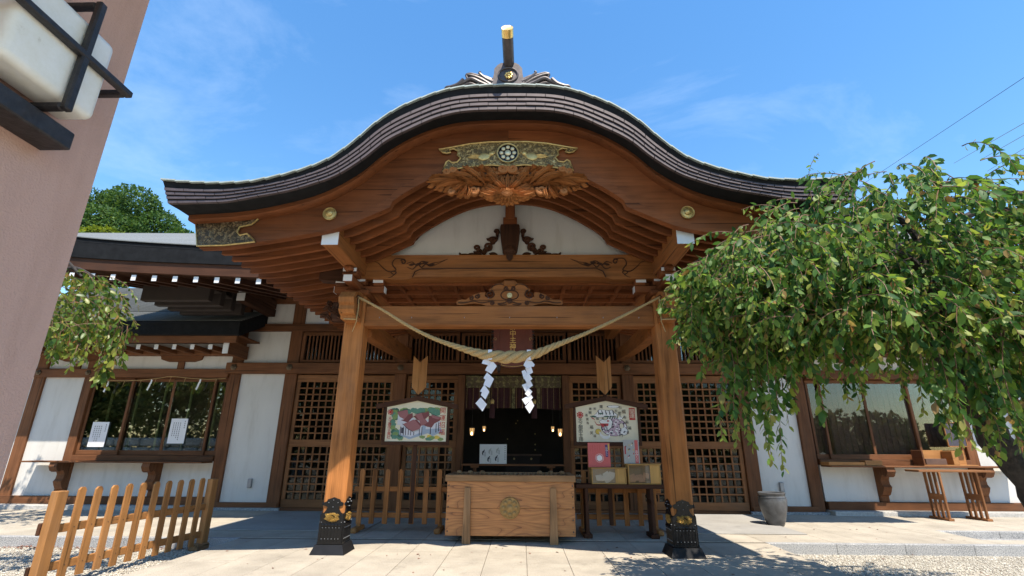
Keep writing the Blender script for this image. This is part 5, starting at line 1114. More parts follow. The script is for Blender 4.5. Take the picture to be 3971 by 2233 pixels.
flat(P, [(1.785, 1.35), (1.832, 1.35), (1.832, 1.565), (1.785, 1.565)], 'p_purple', ys); text('おみくじ', .046, 'p_white', (1.808, ys-.002, 1.445), P, line=.82, bold=.001)
flat(P, [(1.835, 1.47), (1.858, 1.47), (1.858, 1.58), (1.835, 1.58)], 'p_yellow', ys)
for k in range(5): flat(P, [(1.50+.045*k, 1.45), (1.503+.045*k, 1.45), (1.503+.045*k, 1.57), (1.50+.045*k, 1.57)], 'p_red', ys, 'text_line')
sg = thing('fortune_sign', 'grey fortune sign with orange strip standing on the taller box', 'sign', (2.27, 9.66, 1.235))
P = bar('sign_panel', 2.125, 2.415, 9.66, 9.668, 1.234, 1.655, 'p_grey', sg, c=.002)
flat(P, [(2.335, 1.24), (2.395, 1.24), (2.395, 1.65), (2.335, 1.65)], 'p_lightred', ys); text('おみくじ', .058, 'p_white', (2.365, ys-.002, 1.37), P, line=.85, bold=.002)
for k in range(16):
    x, z = random.uniform(2.15, 2.31), random.uniform(1.28, 1.62); m_ = random.choice(['p_white', 'p_dark', 'p_yellow', 'p_white', 'p_grey', 'p_red']); flat(P, [(x, z), (x+.014, z), (x+.014, z+.03), (x, z+.03)], m_, ys-.0002*k, 'charm')
flat(P, [(2.143, 1.40), (2.165, 1.40), (2.165, 1.54), (2.143, 1.54)], 'p_red', ys-.004)

# ================================================================== straw rope and paper streamers
def rope():
    Pm = [(-2.50, 3.87), (-2.437, 3.844), (-2.048, 3.638), (-1.677, 3.412), (-1.315, 3.225), (-.961, 3.085), (-.44, 2.925), (-.10, 2.872), (.06, 2.872), (.40, 2.908), (.742, 3.050), (1.263, 3.262), (1.794, 3.512), (2.446, 3.847), (2.50, 3.875)]
    P = smoothcurve(Pm, 30); n = len(P); P3 = [Vector((x, 7.75-.04*math.cos(x*.6), z)) for x, z in P]
    r = lambda x: .017+.052*math.exp(-(x/.62)**2)+.022*max(0, 1-abs(x)/2.5)
    rp_ = thing('sacred_rope', 'thick twisted straw rope slung between the two porch pillars', 'rope', (0, 7.75, 2.87))
    ph = 0; phs = []
    for i in range(n):
        if i: ph += (P3[i]-P3[i-1]).length/(r(P[i][0])*4.6)*2*math.pi/1.45
        phs.append(ph)
    for k in range(3):
        pts = []; rad = []
        for i in range(n):
            d = (P3[min(i+1, n-1)]-P3[max(i-1, 0)]).normalized(); s1 = Vector((0, 1, 0)); s2 = d.cross(s1).normalized(); R_ = r(P[i][0])
            a = -phs[i]+2*math.pi*k/3; pts.append(P3[i]+(s1*math.cos(a)+s2*math.sin(a))*R_*.56); rad.append(R_*.60)
        MB().tube(pts, rad, 10).build('strand', 'straw', rp_, smooth=True)
    fb = MB(); q_ = random.Random(3)
    for k in range(260):
        i = q_.randrange(4, n-4); R_ = r(P[i][0]); a = q_.uniform(0, 6.28); o = P3[i]+Vector((0, math.cos(a), math.sin(a)))*R_; d = (P3[i+1]-P3[i]).normalized()*q_.choice((-1, 1))*q_.uniform(.02, .05)+Vector((0, math.cos(a), math.sin(a)))*q_.uniform(.004, .02)
        fb.tube([o-d*.3, o+d], [.0016, .0006], 3, cap=False)
    fb.build('straw_fibres', 'straw', rp_)['kind'] = 'stuff'
    for s in (-1, 1):                                        # lashings round the beam noses
        cx = s*2.625
        for Q, rr in (([(s*2.50, 7.76, 3.87), (s*2.49, 7.78, 3.7), (cx+s*.14, 7.80, 3.52), (cx, 7.66, 3.48), (cx-s*.14, 7.72, 3.49), (cx-s*.145, 7.74, 3.7), (s*2.49, 7.74, 3.86)], .010), ([(cx-s*.145, 7.74, 3.72), (cx-s*.15, 7.70, 3.45), (cx-s*.10, 7.70, 3.28)], .006)):
            pp = []
            for i in range(len(Q)-1):
                for k in range(4): pp.append(Vector(Q[i]).lerp(Vector(Q[i+1]), k/4))
            pp.append(Vector(Q[-1])); MB().tube(pp, rr, 6).build('lashing', 'straw', rp_, smooth=True)
rope()
def shide(label, folds, top):
    s_ = thing('paper_streamer', label, 'paper streamer', (top[0], 7.70, top[1]))
    for i, P in enumerate(folds):
        cx_ = sum(p[0] for p in P)/len(P); ty = (.35, -.3, .22, -.18)[i % 4]; y0 = 7.70+.010*(i % 3)
        V = [(x, y0+ty*(x-cx_), z) for x, z in P]; n = len(V); V += [(x, y_+.002, z) for x, y_, z in V]
        MB().add(V, [tuple(range(n)), tuple(range(2*n-1, n-1, -1))]+[(k, k+n, (k+1) % n+n, (k+1) % n) for k in range(n)]).build('paper_fold', 'paper', s_)
    MB().box(top[0]-.03, top[0]+.035, 7.66, 7.668, top[1]-.06, top[1]+.10).build('paper_tab', 'paper', s_)
shide('zigzag white paper streamer hanging left of the rope centre, slanting', [[(-0.405, 2.76), (-0.388, 2.817), (-0.298, 2.852), (-0.23, 2.798), (-0.249, 2.76), (-0.315, 2.744)], [(-0.313, 2.75), (-0.235, 2.803), (-0.167, 2.722), (-0.255, 2.604), (-0.356, 2.665)], [(-0.323, 2.629), (-0.213, 2.531), (-0.277, 2.389), (-0.375, 2.436), (-0.345, 2.513), (-0.378, 2.537)], [(-0.361, 2.436), (-0.278, 2.325), (-0.338, 2.208), (-0.411, 2.277), (-0.394, 2.324), (-0.43, 2.33)], [(-0.41, 2.243), (-0.317, 2.139), (-0.381, 2.032), (-0.49, 2.15)]], (-.28, 2.88))
shide('zigzag white paper streamer hanging right of the rope centre, straight', [[(0.302, 2.847), (0.354, 2.837), (0.429, 2.755), (0.415, 2.721), (0.372, 2.719), (0.311, 2.685), (0.249, 2.733)], [(0.278, 2.704), (0.372, 2.723), (0.4, 2.625), (0.32, 2.582)], [(0.221, 2.648), (0.273, 2.671), (0.324, 2.592), (0.258, 2.521)], [(0.26, 2.538), (0.326, 2.622), (0.391, 2.527), (0.307, 2.455)], [(0.224, 2.432), (0.295, 2.461), (0.325, 2.367), (0.281, 2.332)], [(0.286, 2.471), (0.361, 2.499), (0.396, 2.426), (0.307, 2.361)], [(0.273, 2.297), (0.331, 2.388), (0.39, 2.332), (0.324, 2.253)], [(0.224, 2.216), (0.3, 2.257), (0.324, 2.17), (0.28, 2.129)], [(0.3, 2.251), (0.36, 2.3), (0.398, 2.245), (0.33, 2.168)], [(0.273, 2.106), (0.371, 2.205), (0.415, 2.118), (0.343, 2.002)]], (.335, 2.88))

# ================================================================== name plaque above the opening
pq = thing('name_plaque', 'dark red lacquered name plaque with gold characters above the opening', 'plaque', (0.015, 11.5, 3.29))
PC = .015
def tilt(z): return 11.52-(z-3.29)*.13
def tp(outl, y0, y1, nm, mat, par):
    q = MB().prism(outl, y0, y1); return MB().add([(x, y+tilt(z), z) for x, y, z in q.v], q.f).build(nm, mat, par)
pan = tp([(PC-.345, 3.45), (PC+.345, 3.45), (PC+.345, 4.75), (PC-.345, 4.75)], -.02, .04, 'plaque_board', 'red_lacquer', pq)
for s in (-1, 1):
    tp([(PC+s*x, z) for x, z in ((.325, 3.45), (.36, 3.45), (.36, 4.75), (.325, 4.75))], -.055, -.01, 'inner_frame', 'red_lacquer', pq)
    P = [(.345, 3.33), (.44, 3.40)]+[(.475+.022*math.sin(k*1.9), 3.46+k*.062) for k in range(20)]+[(.345, 4.75)]
    tp([(PC+s*x, z) for x, z in P], -.045, .03, 'carved_side', 'red_lacquer', pq)
    b = MB()
    for k in range(16): b.leaf((PC+s*.45, 3.46+k*.075), (PC+s*.52, 3.44+k*.075), .045, .03, 0)
    MB().add([(x, y+tilt(z)-.045, z) for x, y, z in b.v], b.f).build('edge_carving', 'bronze', pq, smooth=True)
    for zc in (3.62, 3.95, 4.25):
        MB().tube([(PC+s*x, tilt(z)-.05, z) for x, _, z in spiral(.415, zc, .042, .012, 1, 0, 0, 16)], .005, 5).build('gold_scroll', 'brass', pq, smooth=True)
tp([(PC-.345, 3.45), (PC-.30, 3.34), (PC-.18, 3.30), (PC, 3.28), (PC+.18, 3.30), (PC+.30, 3.34), (PC+.345, 3.45)], -.06, .03, 'carved_foot', 'red_lacquer', pq)
MB().tube([(PC+x, tilt(z)-.07, z) for x, z in smoothcurve([(-.25, 3.42), (-.27, 3.36), (-.19, 3.33), (0, 3.315), (.19, 3.33), (.27, 3.36), (.25, 3.42)], 5)], .008, 5).build('gold_scroll', 'brass', pq, smooth=True)
for i, ch in enumerate('社神主中御之天'):
    z = 3.615+i*.155; text(ch, .165, 'gold', (PC, tilt(z)-.026, z), pq, vertical=False, rx=math.pi/2+.13)
for s in (-1, 1): MB().tube([(PC+s*.33, 11.5, 3.34), (PC+s*.33, 11.45, 3.22), (PC+s*.33, 11.6, 3.19)], [.05, .035, .02], 10).build('hanger', 'bronze', pq, smooth=True)

# ================================================================== things in and round the opening
cu = thing('curtain', 'dark purple curtain with gold brocade valance inside the opening', 'curtain', (0, 13.35, 2.45))
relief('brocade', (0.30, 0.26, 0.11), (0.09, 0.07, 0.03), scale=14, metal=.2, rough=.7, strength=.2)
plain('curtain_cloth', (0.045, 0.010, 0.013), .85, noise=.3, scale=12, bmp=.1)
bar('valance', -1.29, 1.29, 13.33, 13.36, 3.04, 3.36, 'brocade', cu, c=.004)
b = MB()
for i in range(15):                                          # round medallions woven in the valance
    for j in range(2): b.disc(-1.2+i*.172, 3.12+j*.15, .058, 13.322, 13.33, seg=14)
b.build('medallion', 'bronze_brown', cu)
V = []; n = 120
for i in range(n+1):
    x = -1.29+2.58*i/n; y = 13.37+.012*math.sin(i*1.1); zb = 2.46+.05*(1-(x/1.29)**2); V += [(x, y, 3.08), (x, y+.004*math.sin(i*2.2), zb)]
MB().add(V, [(2*i, 2*i+1, 2*i+3, 2*i+2) for i in range(n)]).build('cloth', 'curtain_cloth', cu)
for x in (-.67, 0, .67): bar('gold_band', x-.045, x+.045, 13.335, 13.345, 2.50, 3.04, 'brocade', cu, c=.002)
for i in range(16): bar('pleat_line', -1.25+i*.166, -1.246+i*.166, 13.345, 13.349, 2.50, 3.04, 'brass', cu, c=0)
for s, lb in ((-1, 'left tassel cord hanging before the purple curtain'), (1, 'right tassel cord hanging before the purple curtain')):
    ts = thing('tassel', lb, 'tassel', (s*.555, 13.25, 2.25))
    for q in (-.012, .012): MB().tube([(s*.555+q, 13.27, 3.3), (s*.555+q*1.3, 13.25, 2.72)], .008, 6).build('cord', 'curtain_cloth', ts)
    MB().lathe([(.01, 2.74), (.045, 2.71), (.055, 2.66), (.045, 2.62), (.06, 2.60)], s*.555, 13.25, 12).build('tassel_head', 'brass', ts, smooth=True)
    MB().lathe([(.055, 2.61), (.07, 2.45), (.075, 2.24), (.0, 2.23)], s*.555, 13.25, 14).build('tassel_skirt', 'curtain_cloth', ts, smooth=True)
def hang_lamp(x, y, z, r_, label, lit):
    L = thing('hanging_lantern', label, 'lantern', (x, y, z), 'hanging lanterns in the hall')
    h = r_*3.1; MB().lathe([(r_*.62, z-h/2), (r_*.85, z-h*.2), (r_, z+h*.25), (r_*1.02, z+h/2)], x, y, 12).build('paper_shade', 'lamp_glow', L, smooth=True)
    MB().lathe([(r_*.3, z-h*.42), (r_*.42, z-h*.2), (r_*.2, z-.0)], x, y-r_*.75, 8).build('bulb', 'lamp_core', L, smooth=True)
    for k in range(6):
        a = k*math.pi/3+.3; MB().tube([(x+r_*.66*math.cos(a), y+r_*.66*math.sin(a), z-h/2), (x+r_*.89*math.cos(a), y+r_*.89*math.sin(a), z-h*.2), (x+r_*1.05*math.cos(a), y+r_*1.05*math.sin(a), z+h/2)], .007, 4).build('lantern_rib', 'bronze', L)
    MB().lathe([(r_*1.25, z+h/2), (r_*.3, z+h*.75), (.0, z+h*.8)], x, y, 12).build('lantern_cap', 'bronze', L, smooth=True)
    MB().lathe([(0, z-h*.6), (r_*.5, z-h*.55), (r_*.7, z-h*.48)], x, y, 12, cap=False).build('lantern_foot', 'bronze', L, smooth=True)
    MB().tube([(x, y, z+h*.7), (x, y, 5.2)], .006, 5).build('chain', 'bronze', L)
hang_lamp(-1.17, 14.2, 1.92, .064, 'large glowing lantern at the left inside the opening', 1)
hang_lamp(-.889, 15.0, 2.03, .048, 'small glowing lantern at the left, deeper inside the opening', 1)
hang_lamp(1.137, 15.0, 2.03, .048, 'small glowing lantern at the right, deeper inside the opening', 1)
hang_lamp(1.289, 14.2, 1.91, .064, 'large glowing lantern at the right, half behind the door jamb', 1)
sgn = thing('instruction_sign', 'white instruction sign with small figures standing on the low rail', 'sign', (-.5, 12.93, 1.12))
P = bar('sign_panel', -.835, -.155, 12.93, 12.94, 1.121, 1.585, 'white_paint', sgn, c=.002); y_ = 12.928
for i, (u, v) in enumerate(((.10, .55), (.34, .62), (.30, .22), (.62, .66), (.58, .26))):
    x, z = -.835+u*.68, 1.121+v*.46; b = MB(); b.disc(x+.05, z+.07, .014, y_-.001, y_, seg=8); b.leaf((x, z+.0), (x+.05, z+.065), .05, .001, y_); b.leaf((x, z+.02), (x+.02, z-.06), .035, .001, y_); b.build('figure', 'p_grey' if i % 2 else 'p_dark', P)
    for k in range(2): flat(P, [(x+.055+k*.022, z-.08), (x+.061+k*.022, z-.08), (x+.061+k*.022, z+.03), (x+.055+k*.022, z+.03)], 'p_dark', y_, 'text_line')
for k in range(7): flat(P, [(-.205, 1.52-.05*k), (-.19, 1.52-.05*k), (-.19, 1.545-.05*k), (-.205, 1.545-.05*k)], 'ink', y_, 'text_mark')
al = thing('altar_table', 'dark altar table with faint gilt fittings deep inside the hall', 'altar', (.25, 15.2, .35))
bar('altar_top', -.3, .8, 15.0, 15.6, 1.28, 1.33, 'interior_brown', al); bar('altar_body', -.25, .75, 15.05, 15.55, .35, 1.28, 'interior', al)
for x in (.0, .5): MB().disc(x, 1.20, .03, 15.03, 15.05, seg=10, bulge=.01).build('fitting', 'brass', al)
b = MB(); 
for x, z in ((.62, 1.9), (.62, 1.6), (.62, 1.45), (.05, 2.2), (.1, 2.28), (-.2, 1.75)): b.disc(x, z, .02, 15.18, 15.2, seg=8, bulge=.01)
MB().add(b.v, b.f).build('altar_fitting', 'brass', al)

# ================================================================== mats, water jar
plain('mat_rim', (0.2, 0.19, 0.18), .8)
for x0, x1, y0, y1, lb in ((-5.75, -2.75, 10.02, 12.85, 'grey rubber mat in shade before the left lattice doors'), (2.95, 5.5, 10.1, 12.9, 'grey rubber mat before the right lattice doors')):
    o = bar('floor_mat', x0, x1, y0, y1, 0.003, .016, 'mat_grey', None, c=.004); tag(o, lb, 'mat')
jar = thing('water_jar', 'dark glazed ceramic jar standing by the right white panel', 'jar', (5.49, 11.25, 0))
J = [(.15, 0.005), (.165, .02), (.20, .12), (.25, .30), (.275, .44), (.27, .52), (.255, .56), (.25, .585), (.255, .60), (.265, .615), (.268, .63), (.255, .64), (.235, .63), (.225, .58), (.20, .45)]
MB().lathe(J, 5.49, 11.25, 36, cap=False).build('jar_body', 'pot_glaze', jar, smooth=True)
for z in (.545, .515): MB().tube([(5.49+.268*math.cos(a), 11.25+.268*math.sin(a), z) for a in np.linspace(0, 6.283, 37)[:-1]], .006, 5, closed=True).build('ridge', 'pot_glaze', jar, smooth=True)
MB().lathe([(.0, .50), (.21, .50)], 5.49, 11.25, 24, cap=False).build('water', 'black_metal', jar)

# ================================================================== bench and small things at the right wing
bn = thing('slatted_bench', 'brown wooden stand with slatted legs under the right counter', 'stand', (10.2, 12.4, 0))
bar('bench_top', 9.35, 11.0, 12.16, 12.6, 1.02, 1.065, 'latt', bn)
for x in (9.78, 10.62):
    bar('foot', x-.06, x+.06, 12.1, 12.68, 0, .05, 'latt', bn)
    for y in (12.13, 12.27, 12.41, 12.55): bar('leg_slat', x-.02, x+.02, y, y+.06, .05, 1.02, 'latt', bn)
    bar('stretcher', x-.02, x+.02, 12.17, 12.56, .42, .55, 'latt', bn)
tr = thing('wooden_tray', 'shallow wooden tray lined red on the right counter shelf', 'tray', (8.1, 12.95, 1.13))
bar('tray_bottom', 7.72, 8.55, 12.8, 13.12, 1.134, 1.15, 'p_red', tr)
for x0, x1, y0, y1 in ((7.72, 8.55, 12.78, 12.8), (7.72, 8.55, 13.12, 13.14), (7.70, 7.72, 12.78, 13.14), (8.55, 8.57, 12.78, 13.14)): bar('tray_side', x0, x1, y0, y1, 1.134, 1.215, 'fence', tr)
o = bar('wooden_block', 8.59, 9.0, 12.79, 13.0, 1.134, 1.255, 'fence', None); tag(o, 'small wooden block beside the tray on the right counter', 'block')
cb = thing('display_case', 'wooden display case on the right counter behind hanging leaves', 'case', (10.6, 12.95, 1.13))
bar('case_bottom', 10.0, 11.3, 12.8, 13.15, 1.134, 1.16, 'fence', cb); bar('case_side', 10.0, 10.04, 12.8, 13.15, 1.16, 1.5, 'door', cb); bar('case_side', 10.72, 10.86, 12.8, 13.15, 1.16, 1.48, 'fence', cb); bar('case_back', 10.04, 11.3, 13.13, 13.15, 1.16, 1.5, 'fence', cb, c=0); bar('case_goods', 10.1, 10.6, 12.85, 13.0, 1.162, 1.30, 'interior_brown', cb)
fs = thing('framed_notice', 'framed white notice leaning on the right window above the case', 'notice', (11.0, 13.0, 1.6))
bar('notice_panel', 10.86, 11.3, 12.98, 13.0, 1.60, 2.15, 'p_dark', fs); 
for x0, x1, z0, z1 in ((10.84, 10.86, 1.58, 2.17), (11.3, 11.32, 1.58, 2.17), (10.86, 11.3, 1.58, 1.60), (10.86, 11.3, 2.15, 2.17)): bar('notice_frame', x0, x1, 12.97, 13.01, z0, z1, 'fence', fs)
# paper notices and shrine string on the left window
for k, (x0, z0, lb) in enumerate(((-11.18, 1.47, 'white paper notice on the leftmost pane of the left window'), (-9.075, 1.565, 'white paper notice on the middle pane of the left window'))):
    o = thing('paper_notice', lb, 'notice', (x0+.22, YW+.1, z0)); yq = YW+.055 if k == 0 else YW+.05
    pn = bar('sheet', x0, x0+.445, yq-.001, yq, z0, z0+.63, 'paper', o, c=0)
    for j in range(6):
        zt = z0+.57-(.04 if j else 0); x = x0+.37-j*.058
        for i in range(4 if j == 0 else random.randint(6, 9)):
            if j == 1: continue
            flat(pn, [(x, zt-.028), (x+.017, zt-.03), (x+.018, zt), (x+.001, zt+.002)], 'ink', yq-.002, 'text_mark'); zt -= .052
st = thing('shrine_string', 'thin straw string with paper strips hung across the left window', 'rope', (-9.5, YW-.07, 3.2))
Q = smoothcurve([(-11.5, 3.25), (-10.9, 3.18), (-10.2, 3.18), (-9.6, 3.24), (-9.25, 3.29), (-8.7, 3.24), (-8.2, 3.22), (-7.75, 3.24)], 8)
MB().tube([(x, YW-.075, z) for x, z in Q], .008, 5).build('cord', 'straw', st)
for x in (-10.95, -10.05, -9.25, -8.45, -10.5, -9.65, -8.85, -8.0):
    z = float(np.interp(x, [q[0] for q in Q], [q[1] for q in Q]))
    MB().tube([(x, YW-.075, z), (x-.02, YW-.075, z-.10), (x-.035, YW-.075, z-.18)], [.006, .005, .002], 4).build('straw_drop', 'straw', st)
for x, z in ((-10.95, 3.16), (-9.78, 3.21), (-8.45, 3.23)):
    b = MB()
    for k in range(3): b.add([(x-.02*k, YW-.08, z-.09*k), (x+.045-.02*k, YW-.085, z-.02-.09*k), (x+.035-.03*k, YW-.085, z-.12-.09*k), (x-.015-.03*k, YW-.08, z-.10-.09*k)], [(0, 1, 2, 3)])
    b.build('paper_strip', 'paper', st)
sp = thing('spotlight', 'small white floodlight under the eave of the left wing', 'lamp', (-11.75, 12.9, 3.75))
MB().lathe([(.03, 3.60), (.085, 3.66), (.09, 3.76), (.06, 3.82)], -11.75, 12.9, 14).build('lamp_head', 'steel', sp, smooth=True)
MB().tube([(-11.75, 12.9, 3.8), (-11.78, 13.0, 3.88), (-11.8, 13.1, 3.9)], .03, 8).build('lamp_arm', 'white_paint', sp, smooth=True)

# ================================================================== front picket fence
ff = thing('garden_fence', 'sunlit orange-brown picket fence standing on the left gravel', 'fence', (-5.4, 7.9, -.16))
A0, A1 = Vector((-5.60, 6.55, 0)), Vector((-5.22, 9.14, 0)); D = (A1-A0).normalized(); Nn = Vector((-D.y, D.x, 0))
def orient(mb, base, nm, kind, ax='z', zrot=None):
    # local x along fence, y across
    return MB().add([base+D*x+Nn*y+Vector((0, 0, z)) for x, y, z in mb.v], mb.f).build(nm, wd(kind, ax), ff)
L = (A1-A0).length; zg = -.158
for u, wd_ in ((0.0, .10), (L, .10)):
    m_ = MB().box(-wd_/2-.02, wd_/2+.02, -.055, .055, zg, .955, .008); orient(m_, A0+D*u, 'post', 'fence')
    orient(MB().box(-.20, .20, -.09, .09, zg, zg+.10, .02), A0+D*u, 'foot', 'grey', 'y')
for z0, z1 in ((.46, .56), (.03, .13)): orient(MB().box(.05, L-.05, .0, .045, z0, z1, .006), A0, 'rail', 'fence', 'y')
for i in range(10):
    u = .27+i*.232; m_ = MB().prism(picket(None, 0, 0, -.08+.012*random.random(), .975+.01*random.random(), .095, 0), -.03, .0); orient(m_, A0+D*u, 'picket', 'fence')
for z in (.50, .02): orient(MB().box(-.09, .09, .055, .10, z-.05, z+.09, .01), A0, 'cleat', 'dark', 'y')
for z in (.51, .08): 
    b = MB()
    for i in range(10):
        u = .27+i*.232; p = A0+D*u-Nn*.031; b.tube([p+Vector((0, 0, z)), p-Nn*.003+Vector((0, 0, z))], .006, 6)
    b.build('nails', 'bronze', ff)

# ================================================================== pink gate wall at the left with its lantern
gate = thing('gate_building', 'pink rendered gate wall at the left edge of the view', 'building', (-1.9, 0.5, 0))
bar('gate_wall', -2.3, -1.62, -2.4, 1.835, -.2, 5.2, 'pink_render', gate, c=.012)
b = MB(); b.box(-2.6, .35, -3.0, 1.80, 4.05, 4.25); b.build('added_shade_slab', 'interior_brown', gate)  # unseen slab added overhead to keep the gate wall shaded
lan = thing('wall_lantern', 'square milk glass wall lantern in a black iron frame on the pink wall', 'lantern', (-1.62, 1.45, 2.9))
m, t, bb, out = newmat('milk_glass'); bb.inputs['Base Color'].default_value = (0.66, 0.68, 0.60, 1); bb.inputs['Roughness'].default_value = .35; bb.inputs['Subsurface Weight'].default_value = .25; bb.inputs['Subsurface Radius'].default_value = (.05, .05, .05)
tc_ = N(t, 'ShaderNodeTexCoord'); nn = N(t, 'ShaderNodeTexNoise'); nn.inputs['Scale'].default_value = 9; nn.inputs['Detail'].default_value = 8; nn.inputs['Roughness'].default_value = .75; t.links.new(tc_.outputs['Object'], nn.inputs[0]); rp = ramp(t, [(.26, (.42, .38, .29)), (.38, (.74, .73, .66)), (.6, (.80, .80, .76))]); t.links.new(nn.outputs[0], rp.inputs[0]); t.links.new(rp.outputs[0], bb.inputs['Base Color'])
def rbox(x0, x1, y0, y1, z0, z1, r_):
    import bmesh
    bm = bmesh.new(); bmesh.ops.create_cube(bm, size=1); bmesh.ops.scale(bm, vec=(x1-x0, y1-y0, z1-z0), verts=bm.verts); bmesh.ops.bevel(bm, geom=list(bm.edges), offset=r_, segments=4, affect='EDGES', profile=.5)
    bmesh.ops.translate(bm, vec=((x0+x1)/2, (y0+y1)/2, (z0+z1)/2), verts=bm.verts); q = MB().add([v.co[:] for v in bm.verts], [[v.index for v in f.verts] for f in bm.faces] if not bm.verts.ensure_lookup_table() and not bm.verts.index_update() else []); bm.free(); return q
rbox(-1.60, -1.455, 1.22, 1.59, 2.705, 3.07, .03).build('milk_glass_block', 'milk_glass', lan, smooth=True)
def iron(x0, x1, y0, y1, z0, z1, nm='iron_bar'): bar(nm, x0, x1, y0, y1, z0, z1, 'rusty_black', lan, c=.006)
xo0, xo1 = -1.452, -1.424
iron(xo0, xo1, 1.443, 1.475, 2.66, 3.165); iron(-1.62, xo0, 1.444, 1.474, 3.135, 3.163); iron(-1.62, xo0, 1.444, 1.474, 2.662, 2.690)
iron(xo0-.002, xo1+.002, 1.10, 1.685, 2.895, 2.925); iron(-1.62, xo0-.002, 1.655, 1.685, 2.896, 2.924); iron(-1.62, xo0-.002, 1.10, 1.13, 2.896, 2.924)
iron(-1.62, -1.50, 1.12, 1.58, 2.57, 2.645, 'iron_base')

# ================================================================== overhead wires
def wire(a, c, r_, lb):
    a, c = Vector(a), Vector(c); P = [(a+(a-c)*1.2).lerp(c+(c-a)*1.2, i/24) for i in range(25)]
    o = MB().tube(P, r_, 5).build('power_line', 'black_metal', None); tag(o, lb, 'wire', 'overhead wires')
wire((20.8, 16.72, 16.02), (23.08, 28.63, 18.36), 0.012, 'topmost thin overhead wire crossing the sky at the right')
wire((20.79, 17.3, 14.24), (23.03, 21.06, 15.76), 0.014, 'second highest overhead wire at the right edge')
wire((20.79, 17.45, 13.77), (22.34, 19.8, 14.75), 0.014, 'third highest overhead wire at the right edge')
wire((20.79, 17.6, 13.26), (22.3, 19.78, 14.1), 0.014, 'lowest overhead wire at the right edge')
# ================================================================== trees
def leaf_cloud(P, dirs, L, Wd, fold=0.35, curl=0.25):
    """P (n,3) bases, dirs (n,3) axis directions, L (n,) lengths -> folded pointed leaves"""
    n = len(P); d = dirs/np.linalg.norm(dirs, axis=1, keepdims=True)
    rnd = rng.normal(size=(n, 3)); side = np.cross(d, rnd); side /= np.linalg.norm(side, axis=1, keepdims=True)+1e-9
    nor = np.cross(side, d)
    def pt(u, s, h): return P+d*(L*u)[:, None]+side*(Wd*s)[:, None]+nor*(L*h)[:, None]
    z = np.zeros(n)
    V = np.stack([pt(0+z, z, z), pt(.35+z, z, z-.05*curl), pt(.72+z, z, z-.16*curl), pt(1+z, z, z-.45*curl),
                  pt(.30+z, z+.46, z+.10*fold), pt(.68+z, z+.40, z+.08*fold-.12*curl), pt(.30+z, z-.46, z+.10*fold), pt(.68+z, z-.40, z+.08*fold-.12*curl)], 1)
    F = np.array([(0, 1, 4, 4), (1, 2, 5, 4), (2, 3, 5, 5), (0, 6, 1, 1), (1, 6, 7, 2), (2, 7, 3, 3)])
    T = []
    for q in F:
        T.append((q[0], q[1], q[2]))
        if q[2] != q[3]: T.append((q[0], q[2], q[3]))
    T = np.array(T)
    return V.reshape(-1, 3), (T[None]+8*np.arange(n)[:, None, None]).reshape(-1, 3)
def weeping(name, label, trunk, limbs, strands, mat, leafL=(.065, .125), spacing=.034, twig_r=.004):
    t = thing(name, label, 'tree', trunk[0][0])
    tm = MB(); P = smoothcurve3([p for p, r_ in trunk], 6); rr = np.interp(np.linspace(0, 1, len(P)), np.linspace(0, 1, len(trunk)), [r_ for p, r_ in trunk])
    tm.tube([p+Vector((random.gauss(0, .012), random.gauss(0, .012), 0)) for p in P], [r_*random.uniform(.9, 1.12) for r_ in rr], 12); tm.build('trunk', 'bark', t, smooth=True)
    lm = MB()
    for L_ in limbs:
        Q = smoothcurve3(L_[0], 6); n = len(Q); lm.tube(Q, [L_[1]*(1-.8*i/n)+.006 for i in range(n)], 8)
    if limbs: lm.build('limbs', 'bark', t, smooth=True)
    tw = MB(); BP = []; BD = []; LL = []; TIP = []
    for st in strands:
        pts, ls = st; n = len(pts)
        tw.tube(pts, [twig_r*(1.5-1.1*i/n) for i in range(n)], 4, cap=False)
        acc = 0; k = 0
        for i in range(1, n):
            seg = (pts[i]-pts[i-1]); L = seg.length
            if L < 1e-6: continue
            dn = seg/L; q = spacing-acc
            while q < L:
                p = pts[i-1]+dn*q; a = k*2.4+random.uniform(-.5, .5); o = dn.orthogonal().normalized(); o2 = dn.cross(o)
                out = o*math.cos(a)+o2*math.sin(a)
                dv = dn*random.uniform(.15, .7)+out*random.uniform(.45, 1.0)+Vector((0, 0, -random.uniform(.35, 1.0)))
                BP.append(p[:]); BD.append(dv[:]); LL.append(random.uniform(*leafL)*ls*(1 if i < n*.85 else .75)); TIP.append(i > n*.86); k += 1; q += spacing*random.uniform(.75, 1.3)
            acc = (acc+L) % spacing
    tw.build('twigs', 'twig', t)['kind'] = 'stuff'
    LL = np.array(LL); TIP = np.array(TIP)&(rng.random(len(LL)) < .7); BP = np.array(BP); BD = np.array(BD)
    for nm_, sel, m_ in (('crown', ~TIP, mat), ('young_leaves', TIP, 'leaf_young')):
        V, F = leaf_cloud(BP[sel], BD[sel], LL[sel], LL[sel]*rng.uniform(.42, .56, sel.sum()))
        o = mesh_np(nm_, V, F, m_, t, smooth=True); o.location = -WL[t.name]; WL[o.name] = Vector((0, 0, 0))
    return t, len(LL)
def smoothcurve3(P, n):
    P = [Vector(p) for p in P]; out = []; m = len(P)
    for i in range(m-1):
        a, b, c, d = P[max(i-1, 0)], P[i], P[i+1], P[min(i+2, m-1)]
        for k in range(n):
            u = k/n; out.append(0.5*((2*b)+(-a+c)*u+(2*a-5*b+4*c-d)*u*u+(-a+3*b-3*c+d)*u**3))
    out.append(P[-1]); return out
